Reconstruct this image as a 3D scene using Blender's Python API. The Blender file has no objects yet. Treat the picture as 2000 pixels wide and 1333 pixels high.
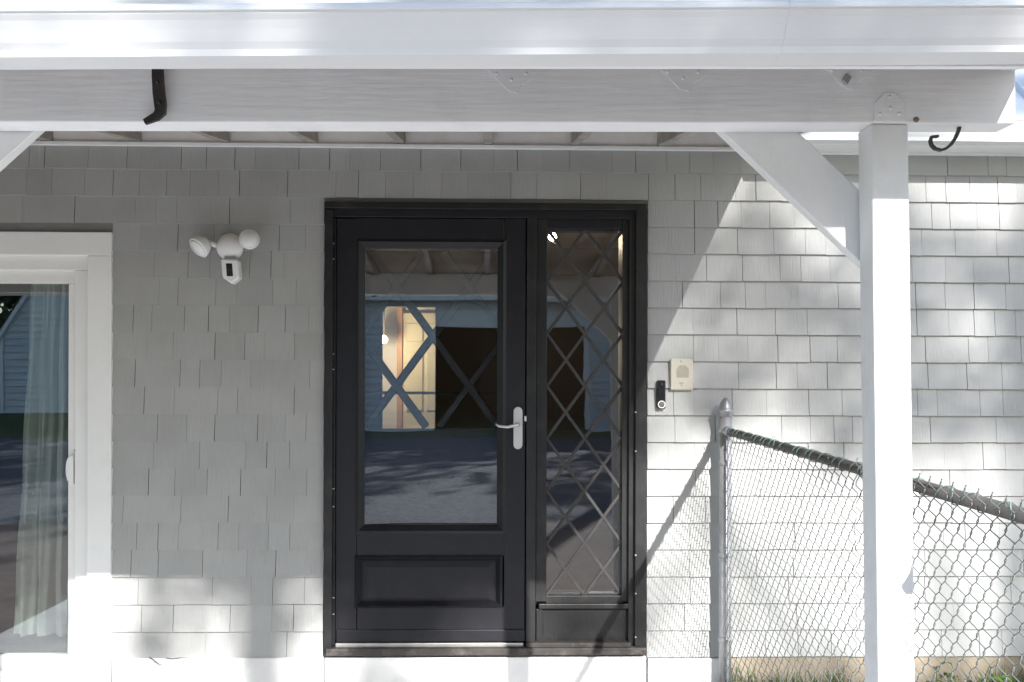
import bpy, bmesh, math, random
from mathutils import Vector, Matrix
random.seed(11)
S = bpy.context.scene
COL = S.collection
# ------------------------------------------------------------------ camera
F, CD, EYE, YAW, ROLL = 2000.0, 4.84, 1.60, 0.025, 0.003
PPX, PPY = 1000.0, 750.5
_Fw = Vector((math.sin(YAW), math.cos(YAW), 0)); _R0 = Vector((math.cos(YAW), -math.sin(YAW), 0)); _U0 = Vector((0, 0, 1))
_R = _R0*math.cos(ROLL) + _U0*math.sin(ROLL); _U = _U0*math.cos(ROLL) - _R0*math.sin(ROLL)
CAMP = Vector((0, -CD, EYE))
cam = bpy.data.objects.new('camera', bpy.data.cameras.new('camera')); COL.objects.link(cam)
cam.matrix_world = Matrix(((_R.x, _U.x, -_Fw.x, CAMP.x), (_R.y, _U.y, -_Fw.y, CAMP.y), (_R.z, _U.z, -_Fw.z, CAMP.z), (0, 0, 0, 1)))
cam.data.sensor_width = 36; cam.data.lens = 36; cam.data.sensor_fit = 'HORIZONTAL'
cam.data.shift_y = (PPY-666.5)/2000.0
cam.data.clip_start = 0.05; cam.data.clip_end = 400
S.camera = cam
# ------------------------------------------------------------------ sky, sun, exposure
SUN = Vector((-0.345, 1.0, -0.568))                       # direction the light travels
world = bpy.data.worlds.new("World"); S.world = world; world.use_nodes = True
nt = world.node_tree
sky = nt.nodes.new('ShaderNodeTexSky'); sky.sky_type = 'NISHITA'; sky.sun_disc = False
sky.sun_elevation = math.atan2(0.568, math.hypot(0.345, 1)); sky.sun_rotation = math.atan2(0.345, -1.0)
sky.air_density = 1.0; sky.dust_density = 0.9; sky.ozone_density = 1.0
bg = nt.nodes['Background']; bg.inputs['Strength'].default_value = 0.1
nt.links.new(sky.outputs[0], bg.inputs['Color'])
sl = bpy.data.lights.new('sun', 'SUN'); sl.energy = 3.9; sl.angle = math.radians(0.53); sl.color = (1.0, 0.98, 0.955)
sun = bpy.data.objects.new('sun', sl); COL.objects.link(sun); sun.rotation_euler = SUN.to_track_quat('-Z', 'Y').to_euler(); sun.location = (6, -14, 12)
vs = S.view_settings; vs.view_transform = 'Standard'; vs.look = 'None'; vs.gamma = 1; vs.use_curve_mapping = False
vs.exposure = 1.52
S.cycles.max_bounces = 10; S.cycles.transparent_max_bounces = 24; S.cycles.glossy_bounces = 6

# ------------------------------------------------------------------ helpers
def W(px, py, Y):
    """the point of the plane y = Y seen at photo pixel (px, py); used to read sizes off the photograph"""
    d = _Fw*F + _R*(px-PPX) + _U*(PPY-py)
    return CAMP + d*((Y+CD)/d.y)
def X_(px, Y, py=750): return W(px, py, Y).x
def Z_(py, Y, px=950): return W(px, py, Y).z

def link(o, parent=None):
    COL.objects.link(o)
    if parent: o.parent = parent
    return o
def thing(name, label, cat, loc=(0, 0, 0), group=None):
    o = bpy.data.objects.new(name, None); o.empty_display_size = 0.1
    link(o); o.location = loc; tag(o, label, cat, group); return o
def tag(o, label, cat, group=None):
    o['label'] = label; o['category'] = cat
    if group: o['group'] = group
    return o
def group(name, parent, label=None):
    """an empty that gathers the sub-parts of a part"""
    o = bpy.data.objects.new(name, None); o.empty_display_size = 0.05
    link(o, parent)
    if label: o['label'] = label
    return o
def mesh_obj(name, verts, faces, mat, parent=None, smooth=False):
    me = bpy.data.meshes.new(name); me.from_pydata([tuple(v) for v in verts], [], faces); me.validate(); me.update()
    me.materials.append(mat)
    if smooth:
        for p in me.polygons: p.use_smooth = True
    o = bpy.data.objects.new(name, me); link(o, parent)
    if parent is not None and parent.location.length > 0:      # geometry is given in world coordinates
        o.matrix_parent_inverse = Matrix.Translation(parent.location).inverted()
    return o
def bm_obj(name, bm, mat, parent=None, smooth=False):
    bmesh.ops.recalc_face_normals(bm, faces=bm.faces)
    me = bpy.data.meshes.new(name); bm.to_mesh(me); bm.free(); me.materials.append(mat)
    if smooth:
        for p in me.polygons: p.use_smooth = True
    o = bpy.data.objects.new(name, me); link(o, parent)
    if parent is not None and parent.location.length > 0:
        o.matrix_parent_inverse = Matrix.Translation(parent.location).inverted()
    return o
def bm_hexa(bm, p):
    """p: 8 points, bottom ring 0-3 and top ring 4-7"""
    v = [bm.verts.new(q) for q in p]
    for f in ((0, 3, 2, 1), (4, 5, 6, 7), (0, 1, 5, 4), (1, 2, 6, 5), (2, 3, 7, 6), (3, 0, 4, 7)): bm.faces.new([v[i] for i in f])
    return v
def bm_box(bm, x0, x1, y0, y1, z0, z1):
    return bm_hexa(bm, [(x0, y0, z0), (x1, y0, z0), (x1, y1, z0), (x0, y1, z0), (x0, y0, z1), (x1, y0, z1), (x1, y1, z1), (x0, y1, z1)])
def bev(bm, w, seg=2):
    bmesh.ops.recalc_face_normals(bm, faces=bm.faces)
    bmesh.ops.bevel(bm, geom=list(bm.edges), offset=w, segments=seg, profile=0.5, affect='EDGES')
def box(name, mat, parent, x0, x1, y0, y1, z0, z1, b=0.003):
    bm = bmesh.new(); bm_box(bm, min(x0, x1), max(x0, x1), min(y0, y1), max(y0, y1), min(z0, z1), max(z0, z1))
    if b: bev(bm, b)
    return bm_obj(name, bm, mat, parent)
def pbox(name, mat, parent, a, b_, Y0, Y1, b=0.003):
    """box whose front face (plane Y0) covers the photo rectangle a-b_"""
    x0 = (W(a[0], a[1], Y0).x + W(a[0], b_[1], Y0).x)/2; x1 = (W(b_[0], a[1], Y0).x + W(b_[0], b_[1], Y0).x)/2
    z1 = (W(a[0], a[1], Y0).z + W(b_[0], a[1], Y0).z)/2; z0 = (W(a[0], b_[1], Y0).z + W(b_[0], b_[1], Y0).z)/2
    return box(name, mat, parent, x0, x1, Y0, Y1, z0, z1, b)
def tube_geo(path, r, n=8, cap=True):
    """verts, faces of a tube along a path; r a number or a list"""
    path = [Vector(p) for p in path]; V, Fc = [], []
    up = None
    for i, p in enumerate(path):
        t = (path[min(i+1, len(path)-1)] - path[max(i-1, 0)]).normalized()
        if up is None:
            up = Vector((0, 0, 1)) if abs(t.z) < 0.9 else Vector((1, 0, 0))
        u = (up - t*up.dot(t)).normalized(); w = t.cross(u); up = u
        rr = r[i] if isinstance(r, (list, tuple)) else r
        for k in range(n):
            a = 2*math.pi*k/n; V.append(p + u*math.cos(a)*rr + w*math.sin(a)*rr)
    for i in range(len(path)-1):
        for k in range(n):
            Fc.append((i*n+k, i*n+(k+1) % n, (i+1)*n+(k+1) % n, (i+1)*n+k))
    if cap: Fc.append(tuple(range(n))[::-1]); Fc.append(tuple((len(path)-1)*n+k for k in range(n)))
    return V, Fc
def tube(name, mat, parent, path, r, n=8, smooth=True):
    V, Fc = tube_geo(path, r, n); return mesh_obj(name, V, Fc, mat, parent, smooth)
def lathe(name, mat, parent, prof, c, axis=(0, 0, 1), n=24, smooth=True):
    """prof: (radius, height along axis)"""
    q = Vector((0, 0, 1)).rotation_difference(Vector(axis).normalized()); c = Vector(c); V, Fc = [], []
    for r, h in prof:
        for k in range(n):
            a = 2*math.pi*k/n; V.append(c + q @ Vector((r*math.cos(a), r*math.sin(a), h)))
    for i in range(len(prof)-1):
        for k in range(n): Fc.append((i*n+k, i*n+(k+1) % n, (i+1)*n+(k+1) % n, (i+1)*n+k))
    Fc.append(tuple(range(n))[::-1]); Fc.append(tuple((len(prof)-1)*n+k for k in range(n)))
    return mesh_obj(name, V, Fc, mat, parent, smooth)
def prism(name, mat, parent, poly, Y0, Y1, b=0.0):
    """polygon of (x, z) points extruded from y = Y0 to Y1"""
    bm = bmesh.new(); n = len(poly)
    f = [bm.verts.new((x, Y0, z)) for x, z in poly]; k = [bm.verts.new((x, Y1, z)) for x, z in poly]
    bm.faces.new(f); bm.faces.new(k[::-1])
    for i in range(n): bm.faces.new((f[i], f[(i+1) % n], k[(i+1) % n], k[i]))
    if b: bev(bm, b, 1)
    return bm_obj(name, bm, mat, parent)
def struct(o): o['kind'] = 'structure'; return o

# ------------------------------------------------------------------ materials
def mat_new(name):
    m = bpy.data.materials.new(name); m.use_nodes = True; n = m.node_tree.nodes; return m, m.node_tree, n['Principled BSDF']
def N(t, typ, **kw):
    n = t.nodes.new(typ)
    for k, v in kw.items():
        if hasattr(n, k): setattr(n, k, v)
        else: n.inputs[k.replace('_', ' ')].default_value = v
    return n
def paint(name, col, rough=0.45, var=0.06, scale=6, bump=0.15, bscale=(60, 60, 60), dirt=None, dirt_amt=0.0, dscale=3.0, rnd=0.0, spec=0.5, metallic=0.0):
    """painted or plain surface: base colour with soft variation, fine relief, optional blotchy dirt, random tint per object"""
    m, t, p = mat_new(name); L = t.links.new
    geo = N(t, 'ShaderNodeNewGeometry'); 
    nz = N(t, 'ShaderNodeTexNoise'); nz.inputs['Scale'].default_value = scale; nz.inputs['Detail'].default_value = 5
    L(geo.outputs['Position'], nz.inputs['Vector'])
    mr = N(t, 'ShaderNodeMapRange'); mr.inputs['To Min'].default_value = 1-var; mr.inputs['To Max'].default_value = 1+var
    mr.inputs['From Min'].default_value = 0.3; mr.inputs['From Max'].default_value = 0.7
    L(nz.outputs['Fac'], mr.inputs['Value'])
    mul = N(t, 'ShaderNodeMix'); mul.data_type = 'RGBA'; mul.blend_type = 'MULTIPLY'; mul.inputs[0].default_value = 1
    mul.inputs[6].default_value = (*col, 1); L(mr.outputs[0], mul.inputs[7]); out = mul.outputs[2]
    if rnd:
        oi = N(t, 'ShaderNodeObjectInfo'); m2 = N(t, 'ShaderNodeMapRange'); m2.inputs['To Min'].default_value = 1-rnd; m2.inputs['To Max'].default_value = 1+rnd
        L(oi.outputs['Random'], m2.inputs['Value'])
        mu2 = N(t, 'ShaderNodeMix'); mu2.data_type = 'RGBA'; mu2.blend_type = 'MULTIPLY'; mu2.inputs[0].default_value = 1
        L(out, mu2.inputs[6]); L(m2.outputs[0], mu2.inputs[7]); out = mu2.outputs[2]
    if dirt:
        n2 = N(t, 'ShaderNodeTexNoise'); n2.inputs['Scale'].default_value = dscale; n2.inputs['Detail'].default_value = 8; n2.inputs['Roughness'].default_value = 0.7
        L(geo.outputs['Position'], n2.inputs['Vector'])
        m3 = N(t, 'ShaderNodeMapRange'); m3.inputs['From Min'].default_value = 0.52; m3.inputs['From Max'].default_value = 0.78; m3.inputs['To Max'].default_value = dirt_amt
        L(n2.outputs['Fac'], m3.inputs['Value'])
        mx = N(t, 'ShaderNodeMix'); mx.data_type = 'RGBA'; L(m3.outputs[0], mx.inputs[0]); L(out, mx.inputs[6]); mx.inputs[7].default_value = (*dirt, 1); out = mx.outputs[2]
    L(out, p.inputs['Base Color'])
    p.inputs['Roughness'].default_value = rough; p.inputs['Metallic'].default_value = metallic
    p.inputs['Specular IOR Level'].default_value = spec
    if bump:
        mp = N(t, 'ShaderNodeMapping'); mp.inputs['Scale'].default_value = bscale; L(geo.outputs['Position'], mp.inputs['Vector'])
        nb = N(t, 'ShaderNodeTexNoise'); nb.inputs['Scale'].default_value = 1; nb.inputs['Detail'].default_value = 4; L(mp.outputs[0], nb.inputs['Vector'])
        bp = N(t, 'ShaderNodeBump'); bp.inputs['Strength'].default_value = bump; bp.inputs['Distance'].default_value = 0.004
        L(nb.outputs['Fac'], bp.inputs['Height']); L(bp.outputs[0], p.inputs['Normal'])
    return m
def glass(name, f0=0.2, tint=(0.9, 0.93, 0.92), wav=0.0, wscale=2.0):
    m = bpy.data.materials.new(name); m.use_nodes = True; t = m.node_tree; t.nodes.clear(); L = t.links.new
    o = N(t, 'ShaderNodeOutputMaterial'); tr = N(t, 'ShaderNodeBsdfTransparent'); tr.inputs[0].default_value = (*tint, 1)
    gl = N(t, 'ShaderNodeBsdfGlossy'); gl.inputs['Roughness'].default_value = 0.0; gl.inputs['Color'].default_value = (0.95, 0.97, 1, 1)
    ge = N(t, 'ShaderNodeNewGeometry'); dp = N(t, 'ShaderNodeVectorMath'); dp.operation = 'DOT_PRODUCT'; L(ge.outputs['Normal'], dp.inputs[0]); L(ge.outputs['Incoming'], dp.inputs[1])
    def mth(op, a, b_=None):
        q = N(t, 'ShaderNodeMath'); q.operation = op
        for i, v in enumerate((a, b_)):
            if v is None: continue
            if isinstance(v, (int, float)): q.inputs[i].default_value = v
            else: L(v, q.inputs[i])
        return q.outputs[0]
    p5 = mth('POWER', mth('SUBTRACT', 1.0, mth('ABSOLUTE', dp.outputs['Value'])), 5.0); fr = mth('ADD', mth('MULTIPLY', p5, 1-f0), f0)
    mx = N(t, 'ShaderNodeMixShader'); L(fr, mx.inputs[0]); L(tr.outputs[0], mx.inputs[1]); L(gl.outputs[0], mx.inputs[2]); L(mx.outputs[0], o.inputs[0])
    if wav:
        geo = N(t, 'ShaderNodeNewGeometry'); nz = N(t, 'ShaderNodeTexNoise'); nz.inputs['Scale'].default_value = wscale; nz.inputs['Detail'].default_value = 1
        L(geo.outputs['Position'], nz.inputs['Vector']); bp = N(t, 'ShaderNodeBump'); bp.inputs['Strength'].default_value = 1; bp.inputs['Distance'].default_value = wav
        L(nz.outputs['Fac'], bp.inputs['Height']); L(bp.outputs[0], gl.inputs['Normal'])
    return m
def emit(name, col, s):
    m = bpy.data.materials.new(name); m.use_nodes = True; p = m.node_tree.nodes['Principled BSDF']
    p.inputs['Base Color'].default_value = (*col, 1); p.inputs['Emission Color'].default_value = (*col, 1); p.inputs['Emission Strength'].default_value = s
    return m
M = {
 'white': paint('white_wood_paint', (0.85, 0.85, 0.855), 0.5, 0.05, 3, 0.35, (6, 90, 90), (0.42, 0.40, 0.37), 0.2, 5),
 'white_post': paint('white_post_paint', (0.76, 0.76, 0.755), 0.5, 0.04, 4, 0.3, (90, 90, 6), (0.45, 0.43, 0.4), 0.3, 6),
 'rafter': paint('worn_rafter_wood', (0.38, 0.35, 0.315), 0.7, 0.2, 6, 0.4, (80, 8, 80), (0.12, 0.10, 0.08), 0.5, 4),
 'deck': paint('bare_roof_sheathing', (0.33, 0.27, 0.21), 0.8, 0.15, 5, 0.3),
 'ledger': paint('ledger_paint', (0.80, 0.79, 0.78), 0.55, 0.06, 5, 0.3, (6, 90, 90), (0.40, 0.37, 0.33), 0.35, 7),
 'gutter': paint('white_aluminium', (0.74, 0.745, 0.75), 0.5, 0.03, 2.0, 0.05, (3, 30, 30), (0.55, 0.56, 0.55), 0.25, 2.2, spec=0.3),
 'shingle': paint('grey_shingle_paint', (0.375, 0.377, 0.366), 0.6, 0.05, 5, 0.45, (140, 60, 9), (0.30, 0.29, 0.27), 0.25, 4, rnd=0.05),
 'sheath': paint('shadow_gap_undercourse', (0.24, 0.24, 0.236), 0.8),  # same grey paint, darkened so the shingle gaps read as thin shadows
 'skirt': paint('white_skirt_paint', (0.78, 0.77, 0.75), 0.5, 0.05, 3, 0.2, (6, 60, 60), (0.42, 0.40, 0.36), 0.35, 5),
 'vinyl': paint('white_vinyl', (0.82, 0.82, 0.80), 0.38, 0.03, 3, 0.05, (20, 20, 20), (0.5, 0.5, 0.46), 0.2, 6),
 'black': paint('black_door_paint', (0.011, 0.011, 0.0145), 0.42, 0.12, 5, 0.12, (120, 120, 14), (0.04, 0.037, 0.034), 0.35, 8, spec=0.32),
 'black_worn': paint('worn_black_paint', (0.011, 0.011, 0.0115), 0.45, 0.2, 9, 0.4, (90, 90, 12), (0.07, 0.058, 0.05), 0.35, 9, spec=0.4),
 'lead': paint('dark_lead_came', (0.055, 0.053, 0.052), 0.5, 0.15, 20, 0.3, (40, 40, 40), (0.03, 0.03, 0.03), 0.5, 20, spec=0.25),
 'lattice': paint('black_lattice', (0.02, 0.02, 0.022), 0.45, 0.1, 20, 0.2),
 'sill': paint('weathered_sill_wood', (0.035, 0.03, 0.027), 0.7, 0.3, 14, 0.6, (10, 90, 90), (0.26, 0.23, 0.20), 0.6, 12),
 'alu': paint('mill_aluminium', (0.55, 0.53, 0.50), 0.35, 0.1, 20, 0.1, metallic=0.8),
 'nickel': paint('satin_nickel', (0.62, 0.62, 0.60), 0.35, 0.03, 10, 0.0, metallic=0.55),
 'galv': paint('galvanized_steel', (0.40, 0.40, 0.42), 0.42, 0.12, 25, 0.1, (40, 40, 40), (0.25, 0.23, 0.21), 0.4, 10, metallic=0.6),
 'rail': paint('weathered_rail', (0.105, 0.098, 0.09), 0.5, 0.2, 20, 0.2, (30, 30, 30), (0.20, 0.13, 0.09), 0.5, 12, metallic=0.3),
 'wire': paint('green_coated_wire', (0.145, 0.162, 0.155), 0.45, 0.2, 10, 0.0, (1, 1, 1), (0.22, 0.22, 0.21), 0.8, 6),
 'tie': paint('green_tie_wire', (0.15, 0.215, 0.19), 0.4, 0.2, 20, 0.0),
 'iron': paint('dark_iron', (0.022, 0.019, 0.018), 0.55, 0.3, 30, 0.5, (90, 90, 90), (0.07, 0.04, 0.025), 0.5, 25),
 'rust': paint('rust_stain_tone', (0.20, 0.16, 0.125), 0.8, 0.4, 60, 0.6),
 'plastic': paint('white_plastic', (0.80, 0.80, 0.79), 0.35, 0.02, 5, 0.0),
 'plastic_dk': paint('black_gloss_plastic', (0.012, 0.012, 0.014), 0.15, 0.02, 5, 0.0),
 'beige': paint('aged_beige_plastic', (0.46, 0.435, 0.36), 0.45, 0.05, 30, 0.05, (90, 90, 90), (0.42, 0.36, 0.25), 0.4, 30),
 'grille': paint('grille_hole_brown', (0.16, 0.13, 0.10), 0.7),
 'found': paint('stucco_foundation', (0.30, 0.25, 0.185), 0.9, 0.2, 7, 0.8, (45, 45, 45), (0.14, 0.11, 0.08), 0.6, 6),
 'metalroof': paint('pale_metal_roof', (0.62, 0.67, 0.74), 0.35, 0.05, 3, 0.05, metallic=0.2),
 'asphalt': paint('asphalt_roofing', (0.06, 0.06, 0.065), 0.9, 0.3, 30, 0.6),
 'curtain': paint('sheer_curtain', (0.38, 0.40, 0.37), 0.9, 0.05, 8, 0.1),
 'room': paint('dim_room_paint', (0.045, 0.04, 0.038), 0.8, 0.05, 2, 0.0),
 'ceil': paint('hall_ceiling', (0.40, 0.31, 0.24), 0.8, 0.05, 2, 0.0),
 'hallwhite': paint('hall_white', (0.70, 0.68, 0.66), 0.7, 0.03, 2, 0.0),
 'cream': paint('cream_door_paint', (0.74, 0.66, 0.45), 0.5, 0.03, 4, 0.0),
 'orange': paint('orange_wood_trim', (0.55, 0.28, 0.11), 0.5, 0.15, 8, 0.1),
 'clap': paint('white_clapboard', (0.66, 0.69, 0.73), 0.5, 0.04, 2, 0.1, rnd=0.03),
 'redwood': paint('dark_red_boards', (0.045, 0.016, 0.012), 0.7, 0.3, 5, 0.2),
 'bark': paint('bark', (0.10, 0.075, 0.055), 0.9, 0.35, 12, 1.0, (30, 30, 5)),
 'paver': paint('red_brown_paving', (0.17, 0.132, 0.118), 0.85, 0.25, 5, 0.6, (25, 25, 25), (0.09, 0.06, 0.05), 0.7, 2.0),
 'gravel': paint('blue_grey_gravel', (0.105, 0.113, 0.133), 0.9, 0.5, 14, 1.0, (22, 22, 22), (0.07, 0.075, 0.08), 0.7, 1.3),
 'concrete': paint('pale_concrete', (0.68, 0.68, 0.675), 0.85, 0.1, 3, 0.5, (50, 50, 50), (0.28, 0.27, 0.25), 0.5, 2),
 'lightgravel': paint('pale_gravel', (0.46, 0.46, 0.455), 0.9, 0.4, 18, 1.0, (25, 25, 25)),
 'lawn': paint('lawn', (0.075, 0.11, 0.035), 0.9, 0.4, 4, 1.0, (30, 30, 30), (0.16, 0.14, 0.06), 0.5, 0.8),
 'soil': paint('soil', (0.10, 0.08, 0.055), 0.95, 0.3, 10, 1.0),
 'glass_storm': glass('storm_door_glass', 0.115, (0.96, 0.97, 0.97), 0.0007, 1.6),
 'glass_slider': glass('slider_glass', 0.14, (0.93, 0.96, 0.945), 0.0006, 1.2),
 'glass_lead': glass('leaded_glass', 0.09, (0.95, 0.96, 0.96), 0.00008, 9.0),
 'glass_inner': glass('inner_glass', 0.03, (0.92, 0.93, 0.92)),
 'bulb': emit('warm_bulb', (1.0, 0.78, 0.48), 14.0),
}
def leaf_mat(name, cols):
    m, t, p = mat_new(name); L = t.links.new
    geo = N(t, 'ShaderNodeNewGeometry'); r = N(t, 'ShaderNodeValToRGB')
    els = r.color_ramp.elements; els[0].color = (*cols[0], 1); els[1].color = (*cols[-1], 1)
    for i, c in enumerate(cols[1:-1]): e = els.new((i+1)/(len(cols)-1)); e.color = (*c, 1)
    L(geo.outputs['Random Per Island'], r.inputs[0]); L(r.outputs[0], p.inputs['Base Color']); p.inputs['Roughness'].default_value = 0.5
    tl = N(t, 'ShaderNodeBsdfTranslucent'); L(r.outputs[0], tl.inputs[0]); mx = N(t, 'ShaderNodeMixShader'); mx.inputs[0].default_value = 0.35
    L(p.outputs[0], mx.inputs[1]); L(tl.outputs[0], mx.inputs[2]); L(mx.outputs[0], t.nodes['Material Output'].inputs[0])
    return m
M['leaf'] = leaf_mat('tree_leaves', [(0.035, 0.07, 0.018), (0.06, 0.11, 0.025), (0.09, 0.13, 0.035)])
M['leaf_dark'] = leaf_mat('dark_leaves', [(0.018, 0.035, 0.012), (0.03, 0.06, 0.018), (0.045, 0.08, 0.02)])
M['grass'] = leaf_mat('grass_blades', [(0.05, 0.12, 0.03), (0.10, 0.20, 0.04), (0.22, 0.18, 0.08), (0.09, 0.16, 0.05)])
M['weed'] = leaf_mat('weed_leaves', [(0.10, 0.24, 0.04), (0.16, 0.32, 0.06), (0.22, 0.34, 0.08)])

# ------------------------------------------------------------------ ground
def gz(y):
    pts = [(-60, 1.6), (-34, 0.95), (-29, 0.6), (-25, 0.24), (-14, 0.1), (-5, 0.0), (60, 0.0)]
    for (a, za), (b, zb) in zip(pts, pts[1:]):
        if a <= y <= b: return za + (zb-za)*(y-a)/(b-a)
    return 1.6 if y < -60 else 0.0
def sheet(name, mat, x0, x1, y0, y1, dz, step=0.8):
    n = max(1, int((y1-y0)/step)); ys = sorted({y0+(y1-y0)*i/n for i in range(n+1)} | {y for y in (-60, -34, -29, -25, -14, -5) if y0 < y < y1})
    V = []; Fc = []
    for y in ys: V += [(x0, y, gz(y)+dz), (x1, y, gz(y)+dz)]
    for i in range(len(ys)-1): Fc.append((2*i, 2*i+1, 2*i+3, 2*i+2))
    return struct(mesh_obj(name, V, Fc, mat))
sheet('ground', M['lawn'], -150, 150, -150, 60, -0.004, 10)
sheet('gravel_drive', M['gravel'], -24, 16, -21.5, -6.7, 0.004)
sheet('pavement', M['paver'], 0.25, 5.0, -6.71, -2.85, 0.008)
sheet('pavement', M['paver'], -8.0, -3.05, -6.71, 0.0, 0.008)
sheet('bounce_slab', M['concrete'], -3.06, 0.26, -6.45, -2.84, 0.012)  # pale slab added out of view to bounce sunlight up to the beam
sheet('porch_floor', M['concrete'], -3.06, 1.02, -2.86, 0.0, 0.016)
sheet('gravel_path', M['lightgravel'], 1.01, 5.0, -2.86, -0.6, 0.012)

# ------------------------------------------------------------------ house
house = thing('house', 'grey shingled house front with black entry door and white sliding door', 'house', (0, 0, 0))
SL_R = X_(212, 0); SL_T = Z_(458, 0, 100); DR_L = X_(640, 0); DR_R = X_(1258, 0); DR_T = Z_(402, 0); DR_B = Z_(1278, 0)
SHB = Z_(1285, -0.014)             # bottom of the lowest shingle course
bm = bmesh.new()
TOPZ = 2.95
bm_box(bm, -5.2, 4.6, 0.0, 0.14, DR_T, TOPZ)
bm_box(bm, -5.2, -4.0, 0.0, 0.14, 0.12, DR_T)
bm_box(bm, -4.0, SL_R, 0.0, 0.14, SL_T, DR_T)
bm_box(bm, SL_R, DR_L, 0.0, 0.14, 0.12, DR_T)
bm_box(bm, DR_L, DR_R, 0.0, 0.14, 0.12, DR_B)
bm_box(bm, DR_R, 4.6, 0.0, 0.14, 0.12, DR_T)
bm_box(bm, -4.0, SL_R, 0.0, 0.14, 0.12, Z_(1335, 0, 100))
bm_obj('wall', bm, M['sheath'], house)
box('foundation', M['found'], house, X_(1402, -0.02), 4.6, -0.004, 0.16, -0.3, SHB-0.004, 0.004)
# interior shell: hall behind the entry door, dark room behind the slider
FL = 0.34
bm = bmesh.new()
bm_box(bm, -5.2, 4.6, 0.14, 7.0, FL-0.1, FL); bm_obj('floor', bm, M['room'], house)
bm = bmesh.new(); bm_box(bm, -5.2, 4.6, 0.14, 7.0, 2.78, 2.88); bm_obj('ceiling', bm, M['ceil'], house)
bm = bmesh.new()
HX0, HX1, HY = X_(745, 4.0), X_(850, 4.0), 4.0
HT = Z_(600, 4.0)
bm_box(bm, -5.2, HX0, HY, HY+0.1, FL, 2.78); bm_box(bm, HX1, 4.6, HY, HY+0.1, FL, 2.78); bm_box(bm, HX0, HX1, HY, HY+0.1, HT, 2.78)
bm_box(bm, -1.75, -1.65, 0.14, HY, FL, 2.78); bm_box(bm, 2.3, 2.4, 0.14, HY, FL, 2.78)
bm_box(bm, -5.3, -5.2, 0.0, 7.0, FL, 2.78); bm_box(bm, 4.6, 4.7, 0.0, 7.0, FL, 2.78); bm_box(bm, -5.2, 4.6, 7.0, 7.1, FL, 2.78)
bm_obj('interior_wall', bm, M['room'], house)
box('hall_wall', M['hallwhite'], house, -1.6, 0.6, 5.2, 5.28, FL, 2.78, 0)
# cream six panel door with orange trim in the lit hall
cd = group('hall_door', house, 'cream panelled door with orange wood trim in the lit hall')
c0, c1 = X_(786, 5.1), X_(872, 5.1)
box('door_leaf', M['cream'], cd, c0, c1, 5.13, 5.17, FL, Z_(612, 5.1), 0.004)
zt = Z_(612, 5.1)
for (a, b_) in ((zt-0.28, zt-0.10), (zt-0.95, zt-0.38), (FL+0.15, zt-1.1)):
    for (u, v) in ((0.08, 0.46), (0.54, 0.92)):
        box('raised_panel', M['cream'], cd, c0+(c1-c0)*u, c0+(c1-c0)*v, 5.112, 5.134, a, b_, 0.008)
box('trim', M['orange'], cd, X_(775, 5.1), c0-0.002, 5.10, 5.17, FL, zt+0.05, 0.004)
bar_y = 3.92
# ceiling lamp bulbs seen through the glass
def bulb(name_thing, label, p, r):
    t = thing(name_thing, label, 'lamp', p)
    lathe('bulb', M['bulb'], t, [(0.001, -r), (r*0.7, -r*0.7), (r, 0), (r*0.7, r*0.7), (r*0.3, r*1.1)], p, n=12)
    tube('cord', M['iron'], t, [(p[0], p[1], p[2]+r), (p[0], p[1], 2.78)], 0.006, 6)
    return t
q = W(750, 664, 4.7); bulb('pendant_lamp', 'lit warm bulb of the hall lamp, upper of two behind the door glass', tuple(q), 0.035)
q = W(737, 681, 4.5); bulb('pendant_lamp', 'lit warm bulb of the hall lamp, lower of two behind the door glass', tuple(q), 0.03)
q = W(1079, 463, 2.2); bulb('ceiling_lamp', 'lit warm ceiling lamp behind the top of the diamond sidelight', tuple(q), 0.03)
def lamp(p, e, r=0.022):
    l = bpy.data.lights.new('lamp_light', 'POINT'); l.energy = e; l.color = (1.0, 0.80, 0.55); l.shadow_soft_size = r
    o = bpy.data.objects.new('lamp_light', l); link(o); o.location = p
q = W(744, 672, 4.55); lamp(tuple(q), 9.0)
q = W(1083, 470, 2.15); lamp(tuple(q), 10.0)

# ---------------- shingles
RH = (Z_(1233, -0.014) - Z_(1285, -0.014))*1.0 if False else 0.1272
JL = {  # joints read off the photograph, per course from the bottom, in photo pixels
 0: [328, 476, 562], 1: [340, 451, 532, 575], 2: [271, 363, 416, 492, 534, 596], 3: [257, 310, 397, 483, 540],
 4: [268, 310, 349, 427, 467, 525, 567], 5: [241, 354, 447, 522, 575], 6: [291, 342, 405, 471, 538, 600], 7: [300, 390, 480, 522, 566],
 8: [365, 420, 504, 557, 598], 9: [282, 340, 425, 464, 575], 10: [264, 352, 390, 432, 489, 605], 11: [286, 338, 420, 478, 517, 575],
 12: [260, 296, 360, 407, 448, 504, 557, 603], 13: [310, 347, 421, 462, 532, 578], 14: [300, 367, 409, 487, 529, 554], 15: [273, 347, 418, 545, 596],
 16: [42, 145, 263, 303, 344, 448, 524, 566], 17: [51, 100, 164, 220, 271, 324, 370, 425, 467, 561, 655, 699, 752, 807, 862, 913, 997, 1047, 1133, 1184, 1266, 1318, 1368, 1436, 1476, 1808, 1847, 1894, 1949],
 18: [56, 86, 171, 247, 353, 402, 458, 497, 583, 643, 682, 742, 821, 899, 964, 1010, 1059, 1112, 1195, 1241, 1302, 1346, 1392, 1445, 1619, 1850, 1929, 1965]}
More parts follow.
